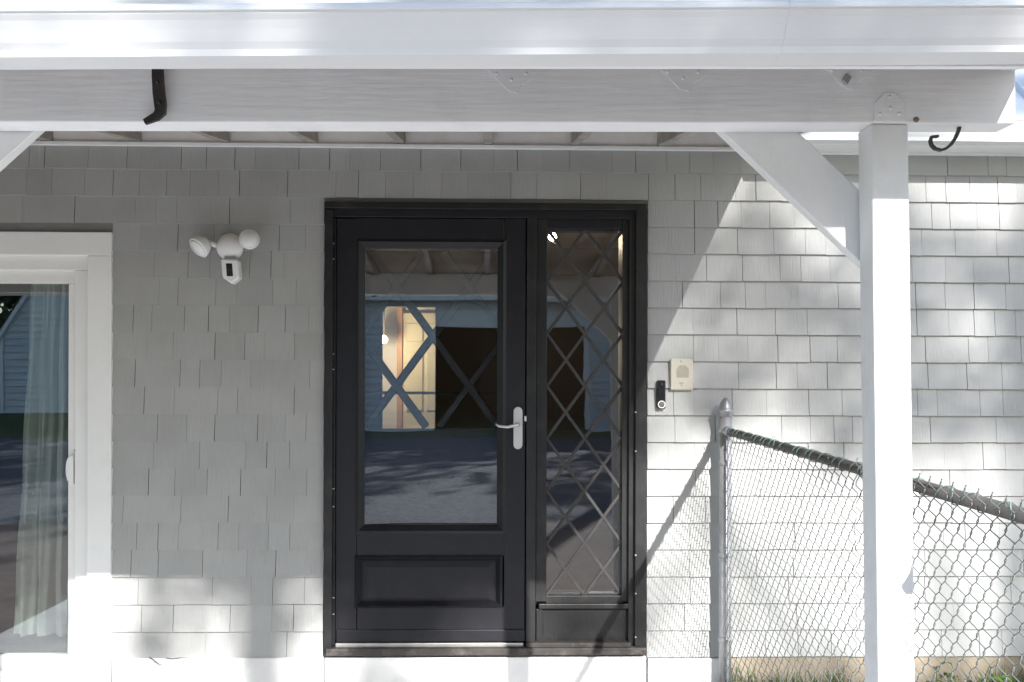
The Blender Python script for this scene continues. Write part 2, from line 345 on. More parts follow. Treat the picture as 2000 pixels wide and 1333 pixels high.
JR = {16: [1356, 1402, 1448, 1503, 1820, 1855, 1908, 1952], 12: [1353, 1440, 1515, 1577, 1656], 11: [1355, 1404, 1461, 1520, 1583, 1636], 10: [1306, 1443, 1517, 1558, 1617],
 9: [1316, 1356, 1431, 1498, 1581, 1646], 8: [1319, 1398, 1528, 1584, 1630, 1666], 7: [1306, 1358, 1430, 1507, 1580, 1650]}
unit = bpy.data.meshes.new('shingle')
# a tapered shingle of width 1 (local x 0..1), exposure 1 (local z 0..1) plus the lap under the course above
_bv = [(0, -0.0175, 0), (1, -0.0175, 0), (1, -0.002, 0), (0, -0.002, 0), (0, -0.0030, 1.14), (1, -0.0030, 1.14), (1, -0.001, 1.14), (0, -0.001, 1.14)]
bm = bmesh.new(); bm_hexa(bm, _bv); bmesh.ops.recalc_face_normals(bm, faces=bm.faces); bm.to_mesh(unit); bm.free(); unit.materials.append(M['shingle'])
cells = []
rs = random.Random(5)
NROW = 20
def joints(xa, xb, given):
    js = [g for g in given if xa+0.03 < g < xb-0.03]
    lo = xa; out = [xa]
    if js:
        x = js[0]
        pre = []
        while x - xa > 0.26: x -= rs.uniform(0.1, 0.23); pre.append(x) if x-xa > 0.05 else None
        pre = [p for p in pre if p-xa > 0.05]
        out += pre[::-1]
        for j in js: 
            while j - out[-1] > 0.34: out.append(out[-1] + rs.uniform(0.11, 0.2))
            if j-out[-1] > 0.045: out.append(j)
    while xb - out[-1] > 0.27: out.append(out[-1] + rs.uniform(0.09, 0.21))
    out.append(xb); return out
for r in range(NROW):
    z0 = SHB + r*RH; z1 = z0 + RH
    holes = []
    if z0 + RH*0.3 < SL_T: holes.append((-4.02, X_(217, -0.014)+0.002))
    if z0 + RH*0.3 < DR_T + 0.02: holes.append((X_(634, -0.014)-0.002, X_(1264, -0.014)+0.002))
    spans = []; x = -4.4 if r < 15 else -4.6
    for a, b_ in sorted(holes):
        if a > x: spans.append((x, a))
        x = max(x, b_)
    spans.append((x, 4.5))
    given = [X_(p, -0.014) for p in JL.get(r, []) + JR.get(r, [])]
    for xa, xb in spans:
        J = joints(xa, xb, given)
        for a, b_ in zip(J, J[1:]):
            zz0 = z0
            if r*RH+SHB < SL_T+0.012 < z1 and b_ > -4.0 and a < SL_R+0.01: zz0 = max(z0, SL_T+0.014)
            cells.append((a, b_, zz0 + (rs.uniform(-0.0015, 0.0015) if zz0 == z0 else 0), z1))
def proj(x, y, z):
    d = Vector((x, y, z))-CAMP; k = d.dot(_Fw); return PPX+F*d.dot(_R)/k, PPY-F*d.dot(_U)/k
def inview(c):
    a = proj(c[0], -0.014, c[2]); b_ = proj(c[1], -0.014, c[3])
    w = min(b_[0], 2000)-max(a[0], 0); h = min(a[1], 1333)-max(b_[1], 297)
    if w <= 0 or h <= 0: return 0
    hid = max(0, min(b_[0], 1786)-max(a[0], 1686)) + (max(0, min(b_[0], 1686)-max(a[0], 1440)) if b_[1] < 380 and a[0] > 1440 else 0)
    return max(0, w-hid)*h
cells.sort(key=lambda c: -inview(c))
print('shingles in view', sum(1 for c in cells if inview(c) > 0))
rest = bmesh.new()
for i, (a, b_, z0, z1) in enumerate(cells):
    gap = rs.choice((0.0008, 0.0012, 0.0018, 0.0024, 0.0032)); w = b_-a-gap; h = z1-z0
    th = rs.uniform(0.93, 1.08)
    if i < 300 and inview((a, b_, z0, z1)) > 0:
        o = bpy.data.objects.new('shingle', unit); COL.objects.link(o); o.parent = house
        o.matrix_parent_inverse = Matrix.Translation(house.location).inverted()
        o.location = (a, 0, z0); o.scale = (w, th, h*(1.0 if h > RH*0.9 else (h+0.14*RH)/(1.14*h)))
        o.rotation_euler = (0, rs.uniform(-0.0015, 0.0015), rs.uniform(-0.003, 0.003))
    else:
        bm_hexa(rest, [(a+x*w, y*th, z0+z*h) for x, y, z in _bv])
o = bm_obj('outer_shingles', rest, M['shingle'], house); o['kind'] = 'stuff'

# ---------------- skirt boards below the shingles
for (a, b_, dz) in ((219, 632, 0.0), (634, 1262, 0.004), (1266, 1404, -0.002)):
    pbox('skirt_board', M['skirt'], house, (a, 1286-dz*413), (b_, 1352), -0.026, 0.0, 0.003)
box('skirt_board', M['skirt'], house, -4.4, X_(216, -0.03), -0.028, 0.0, 0.16, Z_(1336, -0.03, 100), 0.003)
box('concrete_base', M['found'], house, -4.6, X_(1403, -0.02), -0.02, 0.14, -0.3, 0.155, 0.004)

# ---------------- sliding door at the left
sd = group('sliding_door', house, 'white vinyl sliding glass door with curtain behind it')
YC = -0.03
x_in = X_(170, YC); x_out = X_(217, YC); zt0 = Z_(453, YC, 100); zt1 = Z_(499, YC, 100); zb = Z_(1340, YC, 100)
box('casing', M['vinyl'], sd, -4.02, x_out, YC, 0.02, zt1, zt0, 0.004)
box('casing', M['vinyl'], sd, x_in, x_out, YC, 0.02, zb, zt1-0.0005, 0.004)
YF = 0.0
xf = X_(146, YF); zf = Z_(528, YF, 100)
box('door_frame', M['vinyl'], sd, -4.0, x_in+0.005, YF, 0.10, zf, zt1+0.004, 0.004)
box('door_frame', M['vinyl'], sd, xf, x_in+0.005, YF, 0.10, zb, zf, 0.004)
box('door_frame', M['vinyl'], sd, -4.0, xf, YF-0.012, 0.10, zb, Z_(1310, YF, 100), 0.004)
YS = 0.024
xs0 = X_(133, YS); zs = Z_(554, YS, 100); zsb = Z_(1279, YS, 100)
box('sash_rail', M['vinyl'], sd, -2.6, xf+0.004, YS, 0.065, zs, zf+0.004, 0.004)
box('sash_stile', M['vinyl'], sd, xs0, xf+0.004, YS, 0.065, zsb, zs, 0.004)
box('sash_rail', M['vinyl'], sd, -2.6, xf+0.004, YS, 0.065, Z_(1312, YS, 100), zsb, 0.004)
box('sash_stile', M['vinyl'], sd, -2.75, -2.6, YS, 0.065, Z_(1312, YS, 100), zf, 0.004)
box('glass_pane', M['glass_slider'], sd, -2.6, xs0, 0.043, 0.047, zsb, zs, 0)
box('glass_pane', M['glass_slider'], sd, -4.0, -2.75, 0.060, 0.064, zsb, zs, 0)
box('gasket', M['iron'], sd, xs0-0.004, xs0-0.0005, YS+0.006, 0.042, zsb, zs, 0)
# D shaped pull handle and its screws
hc = W(133, 918, YS-0.03)
hp_ = [(hc.x+0.020, hc.z+0.070), (hc.x+0.004, hc.z+0.066)] + [(hc.x+0.004-0.020*math.sin(math.pi*k/12), hc.z+0.062*math.cos(math.pi*k/12)) for k in range(1, 12)] + [(hc.x+0.004, hc.z-0.066), (hc.x+0.020, hc.z-0.070)]
prism('pull_handle', M['plastic'], sd, hp_, YS-0.024, YS-0.0004, 0.004)
for py in (880, 943):
    p = W(147, py, YS); lathe('screw', M['galv'], sd, [(0.007, 0), (0.006, 0.003)], (p.x, YS-0.0002, p.z), (0, -1, 0), 10)
# sheer curtain hanging inside
V, Fc = [], []; nx, nz = 60, 24
for j in range(nz+1):
    v = j/nz; z = 2.45 - v*(2.45-FL-0.02)
    for i in range(nx+1):
        u = i/nx
        xl = X_(62 - 38*min(1, max(0, (v-0.12)*1.15))**0.8, 0.25); xr = X_(150, 0.25)
        x = xl + (xr-xl)*u + 0.004*math.sin(j*0.9+i)
        y = 0.25 + 0.035*math.sin(u*22 + 0.6*math.sin(v*3)) + 0.015*math.sin(u*51+1)
        V.append((x, y, z))
for j in range(nz):
    for i in range(nx): Fc.append((j*(nx+1)+i, j*(nx+1)+i+1, (j+1)*(nx+1)+i+1, (j+1)*(nx+1)+i))
cu = mesh_obj('curtain', V, Fc, M['curtain'], None, True); tag(cu, 'sheer pale green curtain hanging behind the sliding door glass', 'curtain')

# ---------------- entry: black frame, storm door, sidelight, inner door
fr = group('door_frame', house, 'black wooden frame around entry door and sidelight')
YO = -0.036
pbox('casing', M['black_worn'], fr, (633, 396), (1264, 409), YO, 0.03, 0.003)
pbox('casing', M['black_worn'], fr, (633, 409.5), (649, 1279), YO, 0.03, 0.003)
pbox('casing', M['black_worn'], fr, (1241, 409.5), (1264, 1279), YO, 0.03, 0.003)
YJ = -0.012
pbox('head_jamb', M['black'], fr, (640, 407), (1250, 426), YJ, 0.16, 0.003)
pbox('side_jamb', M['black'], fr, (646, 426), (655, 1262), YJ, 0.16, 0.002)
pbox('side_jamb', M['black_worn'], fr, (1228, 426), (1247, 1262), YJ, 0.16, 0.003)
pbox('mullion', M['black_worn'], fr, (1028, 426), (1047, 1262), YJ, 0.16, 0.003)
pbox('mullion', M['black_worn'], fr, (1047, 420), (1068, 1176), 0.01, 0.16, 0.003)
# threshold: worn wood sill with an aluminium strip
ts = group('threshold', house)
pbox('wood_sill', M['sill'], ts, (636, 1267), (1262, 1281), -0.055, 0.10, 0.003)
pbox('metal_strip', M['alu'], ts, (655, 1257), (1022, 1266), -0.020, 0.08, 0.002)
pbox('sill_edge', M['sill'], ts, (1028, 1256), (1232, 1266.5), -0.03, 0.08, 0.002)

st = group('storm_door', house, 'black storm door with one large reflecting glass pane above a raised panel')
YD = -0.002
pbox('stile', M['black'], st, (656, 427), (697, 1252), YD, 0.038, 0.003)
pbox('stile', M['black'], st, (985, 427), (1026, 1252), YD, 0.038, 0.003)
pbox('top_rail', M['black'], st, (697.2, 427), (984.8, 471), YD, 0.038, 0.002)
pbox('lock_rail', M['black'], st, (697.2, 1040), (984.8, 1086), YD, 0.038, 0.002)
pbox('bottom_rail', M['black'], st, (697.2, 1186), (984.8, 1252), YD, 0.038, 0.002)
pbox('sweep', M['black'], st, (657, 1231), (1025, 1254), -0.010, -0.0022, 0.003)
def frame_mould(parent, mat, a, b_, w, Y0, Y1, name='moulding'):
    """mitred bevelled moulding round a rectangle, sloping inwards from Y0 (outer) to Y1 (inner)"""
    x0, x1 = X_(a[0], Y0, 900), X_(b_[0], Y0, 900); zt_, zb_ = Z_(a[1], Y0), Z_(b_[1], Y0)
    O = [(x0, zt_), (x1, zt_), (x1, zb_), (x0, zb_)]; I = [(x0+w, zt_-w), (x1-w, zt_-w), (x1-w, zb_+w), (x0+w, zb_+w)]
    h = 0.35; Mi = [(x0+w*h, zt_-w*h), (x1-w*h, zt_-w*h), (x1-w*h, zb_+w*h), (x0+w*h, zb_+w*h)]
    for k in range(4):
        j = (k+1) % 4
        V = [(O[k][0], Y0, O[k][1]), (O[j][0], Y0, O[j][1]), (Mi[j][0], Y0-0.008, Mi[j][1]), (Mi[k][0], Y0-0.008, Mi[k][1]), (I[j][0], Y1, I[j][1]), (I[k][0], Y1, I[k][1]),
             (O[k][0], Y1+0.004, O[k][1]), (O[j][0], Y1+0.004, O[j][1]), (I[j][0], Y1+0.004, I[j][1]), (I[k][0], Y1+0.004, I[k][1])]
        mesh_obj(name, V, [(0, 1, 2, 3), (3, 2, 4, 5), (0, 6, 7, 1), (5, 4, 8, 9), (6, 9, 8, 7), (0, 3, 5, 9, 6), (1, 7, 8, 4, 2)], mat, parent)
frame_mould(st, M['black'], (694, 468), (988, 1043), 0.042, YD-0.001, 0.012, 'glazing_bead')
pbox('glass_pane', M['glass_storm'], st, (705, 485), (977, 1037), 0.013, 0.018, 0)
frame_mould(st, M['black'], (693, 1084), (982, 1188), 0.030, YD-0.001, 0.016, 'panel_moulding')
bm = bmesh.new()
xa, xb, zb_, zt_ = X_(700, 0.016), X_(976, 0.016), Z_(1183, 0.016), Z_(1091, 0.016)
f_ = [bm.verts.new(p) for p in ((xa, 0.022, zb_), (xb, 0.022, zb_), (xb, 0.022, zt_), (xa, 0.022, zt_))]
i_ = [bm.verts.new(p) for p in ((xa+0.05, 0.006, zb_+0.04), (xb-0.05, 0.006, zb_+0.04), (xb-0.05, 0.006, zt_-0.04), (xa+0.05, 0.006, zt_-0.04))]
bm.faces.new(i_)
for k in range(4): bm.faces.new((f_[k], f_[(k+1) % 4], i_[(k+1) % 4], i_[k]))
bm.faces.new(f_[::-1]); bm_obj('raised_panel', bm, M['black'], st)
# handle: long plate with a lever to the left
pa, pb = W(1003, 795, -0.012), W(1020.5, 878, -0.012)
cx = (pa.x+pb.x)/2; hw = (pb.x-pa.x)/2; cz = (pa.z+pb.z)/2; hh = (pa.z-pb.z)/2
poly = [(cx+hw*math.cos(a), cz+hh-hw+hw*math.sin(a)) for a in [math.pi*k/8 for k in range(9)]] + [(cx+hw*math.cos(a), cz-hh+hw+hw*math.sin(a)) for a in [math.pi+math.pi*k/8 for k in range(9)]]
prism('handle_plate', M['nickel'], st, poly, -0.013, YD-0.0005, 0.002)
l0 = W(1012, 830, -0.03); l1 = W(968, 831, -0.045)
tube('lever', M['nickel'], st, [(l0.x, -0.012, l0.z), (l0.x, -0.042, l0.z), (l0.x-0.015, -0.05, l0.z-0.002), (l0.x-0.05, -0.052, l0.z-0.010), (l1.x+0.015, -0.05, l1.z-0.004), (l1.x, -0.046, l1.z+0.006)], [0.010, 0.009, 0.008, 0.007, 0.006, 0.004], 10)
p = W(1026, 818, YJ); box('strike', M['nickel'], st, p.x-0.005, p.x+0.005, YJ-0.006, YJ-0.0005, p.z-0.012, p.z+0.012, 0.001)
for py in (476, 506, 692, 722, 955, 990, 1168, 1200):
    p = W(651.5, py, YO); box('retaining_clip', M['galv'], st, p.x-0.004, p.x+0.004, YO-0.003, YO+0.004, p.z-0.002, p.z+0.002, 0)
for py in (806, 882, 1085, 1160, 1245):
    p = W(1242, py, YO); box('retaining_clip', M['galv'], fr, p.x-0.005, p.x+0.003, YO-0.003, YO-0.0005, p.z-0.002, p.z+0.004, 0)

# inner entry door seen through the storm glass
idr = group('inner_door', house, 'dark inner entry door with large diamond lattice window')
YI = 0.105
pbox('stile', M['black'], idr, (658, 432), (700, 1256), YI, 0.145, 0.003)
pbox('stile', M['black'], idr, (984, 432), (1027, 1256), YI, 0.145, 0.003)
pbox('top_rail', M['black'], idr, (700.2, 432), (983.8, 488), YI, 0.145, 0.003)
pbox('bottom_rail', M['black'], idr, (700.2, 838), (983.8, 1256), YI, 0.145, 0.003)
wx0, wx1 = X_(700, YI), X_(984, YI); wz0, wz1 = Z_(838, YI), Z_(488, YI)
box('glass_pane', M['glass_inner'], idr, wx0, wx1, 0.123, 0.127, wz0, wz1, 0)
def lattice(parent, mat, x0, x1, z0, z1, nodes, dx, dz, w, Ya, Yb, name):
    """diagonal bars through a node, diamonds dx wide and dz tall, clipped to the rectangle"""
    nx0, nz0 = nodes
    for sgn in (1, -1):
        s = sgn*dz/dx
        for k in range(-14, 15):
            # line z = nz0 + s*(x - nx0) + k*dz
            c = nz0 - s*nx0 + k*dz
            pts = []
            for x in (x0, x1):
                z = s*x+c
                if z0 <= z <= z1: pts.append((x, z))
            for z in (z0, z1):
                x = (z-c)/s
                if x0 < x < x1: pts.append((x, z))
            if len(pts) < 2: continue
            pts.sort(); (xa, za), (xb, zb_) = pts[0], pts[-1]
            L = math.hypot(xb-xa, zb_-za)
            if L < 0.03: continue
            tx, tz = (xb-xa)/L, (zb_-za)/L; n_ = (-tz*w/2, tx*w/2); e = -w*0.2
            a0, a1 = (Ya, Yb) if sgn < 0 else (Ya+0.0015, Yb-0.001)
            P = [(xa-tx*e-n_[0], za-tz*e-n_[1]), (xb+tx*e-n_[0], zb_+tz*e-n_[1]), (xb+tx*e+n_[0], zb_+tz*e+n_[1]), (xa-tx*e+n_[0], za-tz*e+n_[1])]
            bm = bmesh.new(); bm_hexa(bm, [(P[0][0], a0, P[0][1]), (P[1][0], a0, P[1][1]), (P[1][0], a1, P[1][1]), (P[0][0], a1, P[0][1]),
                                         (P[3][0], a0, P[3][1]), (P[2][0], a0, P[2][1]), (P[2][0], a1, P[2][1]), (P[3][0], a1, P[3][1])])
            bev(bm, w*0.16, 1); bm_obj(name, bm, mat, parent)
nd = W(845, 657, YI); ddx = X_(916, YI)-X_(774, YI); ddz = Z_(560, YI)-Z_(754, YI)
lattice(idr, M['lattice'], wx0, wx1, wz0, wz1, (nd.x, nd.z), ddx, ddz, 0.039, YI+0.006, YI+0.018, 'lattice_bar')
p = W(714, 768, 0.07); p2 = W(968, 768, 0.07)
box('cross_rail', M['black'], idr, wx0+0.001, wx1-0.001, 0.128, 0.138, p.z-0.007, p.z+0.007, 0.001)

# sidelight
sg = group('sidelight', house, 'tall narrow sidelight window of small diamond panes in black lead')
YG = 0.045
gx0, gx1 = X_(1068, YG), X_(1216, YG); gz0, gz1 = Z_(1164, YG), Z_(447, YG)
pbox('stile', M['black_worn'], sg, (1215, 420), (1229, 1176), 0.01, 0.16, 0.002)
pbox('top_rail', M['black'], sg, (1068, 424), (1215, 447), 0.01, 0.16, 0.003)
pbox('bottom_rail', M['black_worn'], sg, (1066, 1164), (1216, 1181), 0.012, 0.16, 0.003)
pbox('ledge', M['black_worn'], sg, (1052, 1180), (1229, 1190), -0.008, 0.12, 0.004)
pbox('lower_panel', M['black_worn'], sg, (1056, 1190), (1228, 1258), 0.018, 0.12, 0.003)
pbox('panel_stile', M['black_worn'], sg, (1047, 1190), (1060, 1256), 0.004, 0.12, 0.003)
dw = (gx1-gx0)/2; dh = (gz1-gz0)/7
lattice(sg, M['lead'], gx0-0.003, gx1+0.003, gz0-0.003, gz1+0.003, (gx0, gz1), dw, dh, 0.0145, YG-0.008, YG+0.010, 'lead_came')
# diamond panes
def clip_poly(P, x0, x1, z0, z1):
    for ax, lim, sg_ in ((0, x0, 1), (0, x1, -1), (1, z0, 1), (1, z1, -1)):
        out = []
        for i in range(len(P)):
            a, b_ = P[i], P[(i+1) % len(P)]; da = (a[ax]-lim)*sg_; db = (b_[ax]-lim)*sg_
            if da >= 0: out.append(a)
            if da*db < 0: t_ = da/(da-db); out.append((a[0]+(b_[0]-a[0])*t_, a[1]+(b_[1]-a[1])*t_))
        P = out
        if len(P) < 3: return None
    return P
for i in range(-1, 6):
    for j in range(-1, 16):
        if (i+j) % 2: continue
        cx_, cz_ = gx0+dw/2*i, gz1-dh/2*j
        # diamond centre: nodes are at (gx0 + k*dw, ...) so centres sit half a step off along z
        cz_ -= dh/2
        P = clip_poly([(cx_-dw/2+0.002, cz_), (cx_, cz_-dh/2+0.003), (cx_+dw/2-0.002, cz_), (cx_, cz_+dh/2-0.003)], gx0, gx1, gz0, gz1)
        if not P or len(P) < 3: continue
        A = abs(sum(P[k][0]*P[(k+1) % len(P)][1]-P[(k+1) % len(P)][0]*P[k][1] for k in range(len(P))))/2
        if A < 0.0004: continue
        tx, tz = 0.006+rs.uniform(-0.0009, 0.0009), rs.uniform(-0.0009, 0.0009); n = len(P)
        V = [(x, YG+(x-cx_)*tx+(z-cz_)*tz, z) for x, z in P] + [(x, YG+0.004+(x-cx_)*tx+(z-cz_)*tz, z) for x, z in P]
        Fc = [tuple(range(n)), tuple(range(2*n-1, n-1, -1))] + [(k, k+n, (k+1) % n+n, (k+1) % n) for k in range(n)]
        mesh_obj('pane', V, Fc, M['glass_lead'], sg)

# ---------------- ledger, main eave at the right, roofs of the house
zl0, zl1 = Z_(291, -0.06), 2.90
box('ledger', M['ledger'], house, -4.6, 1.28, -0.045, -0.004, zl0+0.012, zl1, 0.003)
box('ledger_trim', M['white'], house, -4.6, 1.28, -0.062, -0.0455, zl0, zl0+0.019, 0.003)
frz = Z_(300, -0.03, 1800)
box('frieze_board', M['white'], house, 1.29, 4.6, -0.024, -0.004, frz-0.006, 2.80, 0.002)
box('soffit', M['white'], house, 1.29, 4.6, -0.165, -0.0245, frz+0.004, frz+0.018, 0.002)
box('eave_fascia', M['white'], house, 1.29, 4.6, -0.185, -0.1655, frz+0.002, frz+0.13, 0.002)
def gutter_profile(zb, h, d):
    # K profile: (offset out from the back, height), from back bottom to the outer lip
    return [(0.0, zb), (d*0.60, zb), (d*0.62, zb+h*0.14), (d*0.655, zb+h*0.20), (d*0.70, zb+h*0.27), (d*0.74, zb+h*0.36), (d*0.80, zb+h*0.50), (d*0.88, zb+h*0.66), (d*0.95, zb+h*0.76), (d*0.965, zb+h*0.81),
            (d*1.0, zb+h*0.815), (d*1.0, zb+h*0.85), (d*0.975, zb+h*0.92), (d*0.93, zb+h*0.975), (d*0.88, zb+h), (d*0.86, zb+h*0.95)]
def gutter(name, parent, xs, yback, prof, mat, th=0.0015, rise=0.0):
    """sweeps an open trough profile along x; yback(x) is the wall side line, out is towards -y"""
    V, Fc = [], []; n = len(prof)
    for x in xs:
        for o_, z in prof: V.append((x, yback(x)-o_, z+rise*(x+1)))
    for i in range(len(xs)-1):
        for k in range(n-1): Fc.append((i*n+k, i*n+k+1, (i+1)*n+k+1, (i+1)*n+k))
    # back wall and end caps
    m0 = len(V)
    for x in xs: V += [(x, yback(x), prof[0][1]+rise*(x+1)), (x, yback(x), prof[-3][1]-0.002+rise*(x+1))]
    for i in range(len(xs)-1): Fc.append((m0+2*i, m0+2*i+1, m0+2*i+3, m0+2*i+2))
    Fc.append(tuple(range(n-2)) + (m0+1,)); k = (len(xs)-1)*n; Fc.append(tuple(k+j for j in range(n-2))[::-1] + (m0+2*(len(xs)-1)+1,))
    o = mesh_obj(name, V, Fc, mat, parent)
    sm = o.modifiers.new('thickness', 'SOLIDIFY'); sm.thickness = th; sm.offset = 0
    return o
gutter('eave_gutter', house, [1.30, 2.4, 4.6], lambda x: -0.186, gutter_profile(frz+0.006, 0.105, 0.118), M['gutter'])
# main roof slope above the eave
bm = bmesh.new(); bm_hexa(bm, [(1.30, -0.21, 2.80), (4.8, -0.21, 2.80), (4.8, 2.2, 4.95), (1.30, 2.2, 4.95), (1.30, -0.21, 2.83), (4.8, -0.21, 2.83), (4.8, 2.2, 4.98), (1.30, 2.2, 4.98)])
bm_obj('roof', bm, M['metalroof'], house)
for k in range(12):
    x = 1.33+k*0.30
    bm = bmesh.new(); bm_hexa(bm, [(x, -0.22, 2.822), (x+0.03, -0.22, 2.822), (x+0.03, 2.2, 4.975), (x, 2.2, 4.975), (x+0.006, -0.22, 2.855), (x+0.024, -0.22, 2.855), (x+0.024, 2.2, 5.005), (x+0.006, 2.2, 5.005)])
    bm_obj('roof_seam', bm, M['metalroof'], house)
bm = bmesh.new(); bm_hexa(bm, [(-5.3, 0.0, 3.0), (1.29, 0.0, 3.0), (1.29, 2.2, 4.95), (-5.3, 2.2, 4.95), (-5.3, 0.0, 3.03), (1.29, 0.0, 3.03), (1.29, 2.2, 4.98), (-5.3, 2.2, 4.98)])
bm_obj('roof', bm, M['metalroof'], house)
bm = bmesh.new(); bm_hexa(bm, [(-5.3, 2.2, 4.95), (4.8, 2.2, 4.95), (4.8, 7.2, 2.6), (-5.3, 7.2, 2.6), (-5.3, 2.2, 4.98), (4.8, 2.2, 4.98), (4.8, 7.2, 2.64), (-5.3, 7.2, 2.64)])
bm_obj('roof', bm, M['metalroof'], house)

# ------------------------------------------------------------------ porch
porch = thing('porch', 'white timber porch with beam, post, braces and gutter in front of the door', 'porch', (0.945, -2.43, 0))
BT = 0.0316
def YB(x): return -2.43 - BT*(x-0.945)
bz0 = 1.6+0.622; bz1 = bz0+0.140
BX0, BX1 = -4.3, X_(1984, -2.44, 180)
def pslab(name, mat, x0, x1, o0, o1, z0, z1, b=0.003, parent=porch):
    bm = bmesh.new(); P = [(x0, YB(x0)+o0), (x1, YB(x1)+o0), (x1, YB(x1)+o1), (x0, YB(x0)+o1)]
    bm_hexa(bm, [(x, y, z0) for x, y in P] + [(x, y, z1) for x, y in P])
    if b: bev(bm, b)
    return bm_obj(name, bm, mat, parent)
beam = pslab('beam', M['white'], BX0, BX1, 0.0, 0.089, bz0, bz1, 0.004)
# posts (the one in view leans a little)
def post(xc, lean, pz0=-0.05):
    y0 = YB(xc)+0.002; bm = bmesh.new(); h = 0.0445
    top = bz0-0.001; xb = xc+lean*(top-pz0)
    bm_hexa(bm, [(xb-h, y0, pz0), (xb+h, y0, pz0), (xb+h, y0+0.089, pz0), (xb-h, y0+0.089, pz0), (xc-h, y0, top), (xc+h, y0, top), (xc+h, y0+0.089, top), (xc-h, y0+0.089, top)])
    bev(bm, 0.004); return bm_obj('post', bm, M['white_post'], porch)
PXc = (X_(1705, -2.43, 250)+X_(1772, -2.43, 250))/2
post(PXc, 0.0155); PLc = -1.515; post(PLc, 0.0)
# knee braces behind the beam and the posts
def brace(xa, xb, xp, sgn):
    """xa, xb: inner and outer end along the beam at its underside; runs down to the post at 45 degrees"""
    y0 = YB((xa+xp)/2)+0.0895; y1 = y0+0.038
    up = 0.12; zt_ = bz0
    s = 0.93
    d = abs(xp-xa)+0.06; d2 = abs(xp-xb)+0.06
    poly = [(xa-sgn*up/s, zt_+up), (xb-sgn*up/s, zt_+up), (xb+sgn*d2, zt_-d2*s), (xb+sgn*d2, zt_-d*s), (xa+sgn*d, zt_-d*s)]
    poly = [poly[0], poly[1], poly[2], poly[4]]
    return prism('brace', M['white_post'], porch, poly, y0, y1, 0.003)
yb_ = -2.34
brace(X_(1411, yb_, 258), X_(1562, yb_, 258), PXc-0.0445, 1)
brace(X_(42, yb_, 262), X_(-110, yb_, 262), PLc+0.0445, -1)
# rafters every 16 inches, tails over the beam
slope = (2.728-2.363)/2.42
def rz(y): return 2.728 + slope*(y+0.0)
RX1 = 1.26
k = -11
ends = []
while True:
    xc = 0.005+0.4064*k; k += 1
    if xc > RX1: break
    y0 = YB(xc)-0.285; y1 = -0.047
    bm = bmesh.new(); h = 0.019
    bm_hexa(bm, [(xc-h, y0, rz(y0)), (xc+h, y0, rz(y0)), (xc+h, y1, rz(y1)), (xc-h, y1, rz(y1)), (xc-h, y0, rz(y0)+0.09), (xc+h, y0, rz(y0)+0.09), (xc+h, y1, rz(y1)+0.09), (xc-h, y1, rz(y1)+0.09)])
    bev(bm, 0.002, 1); bm_obj('rafter', bm, M['rafter'], porch); ends.append(xc)
# fascia, roof sheathing and roofing
def fz(x): return rz(YB(x)-0.285)
pslab('fascia', M['white'], -4.4, 1.275, -0.306, -0.286, 2.262, fz(0)+0.086, 0.002)
bm = bmesh.new()
P = [(-4.4, YB(-4.4)-0.315), (1.275, YB(1.275)-0.315), (1.275, -0.003), (-4.4, -0.003)]
bm_hexa(bm, [(x, y, rz(y)+0.0915) for x, y in P] + [(x, y, rz(y)+0.108) for x, y in P]); bm_obj('sheathing', bm, M['deck'], porch)
bm = bmesh.new(); P = [(-4.42, YB(-4.4)-0.325), (1.28, YB(1.29)-0.325), (1.28, -0.001), (-4.42, -0.001)]
bm_hexa(bm, [(x, y, rz(y)+0.110) for x, y in P] + [(x, y, rz(y)+0.122) for x, y in P]); bm_obj('roofing', bm, M['asphalt'], porch)
# rake board
bm = bmesh.new(); P = [(1.256, YB(1.27)-0.285), (1.274, YB(1.29)-0.285), (1.274, -0.063), (1.256, -0.063)]
bm_hexa(bm, [(x, y, rz(y)-0.005) for x, y in P] + [(x, y, rz(y)+0.088) for x, y in P]); bm_obj('rake_board', bm, M['white'], porch)
gt = gutter('gutter', porch, [-4.4, -2.0, 0.35, 1.28], lambda x: YB(x)-0.307, gutter_profile(2.254, 0.090, 0.135), M['gutter'], rise=0.006)
# seam band of the gutter
gutter('gutter_seam', porch, [X_(1540, -2.85, 60), X_(1552, -2.85, 60)], lambda x: YB(x)-0.3095, gutter_profile(2.2535, 0.091, 0.1345), M['gutter'], rise=0.006)
# painted steel plates: post cap, rafter ties with their nail heads
def plate(px_poly, yoff, nails, name='tie_plate', mat='white'):
    Yp = -2.43
    P = [W(a, b_, Yp) for a, b_ in px_poly]; y = YB(sum(p.x for p in P)/len(P))
    o = prism(name, M[mat], porch, [(p.x, p.z) for p in P], y-yoff, y-0.0003, 0.0006)
    for a, b_ in nails:
        q = W(a, b_, Yp); lathe('nail_head', M[mat], o, [(0.0045, 0), (0.004, 0.0012), (0.001, 0.0018)], (q.x, y-yoff-0.0001, q.z), (0, -1, 0), 8)
    return o
plate([(1707, 238), (1707, 202), (1727, 182), (1747, 182), (1767, 202), (1767, 238)], 0.0032, [(1736, 190), (1738, 212), (1718, 224), (1755, 223)], 'post_cap')
for x0 in (949, 1286, 1604, 1941):
    e = 0 if x0 < 1900 else -0
    w = 106 if x0 < 1900 else 42
    poly = [(x0, 128), (x0+w, 128), (x0+w-8, 146), (x0+min(w-10, 70), 160), (x0+min(w-14, 62), 176), (x0+min(w-20, 44), 172)] if w > 50 else [(x0, 128), (x0+w, 128), (x0+w-6, 140), (x0+10, 141)]
    plate(poly, 0.0028, [(x0+20, 138), (x0+w*0.75, 138)] + ([(x0+50, 150)] if w > 50 else []))
p = W(1654, 154, -2.44); y = YB(p.x)
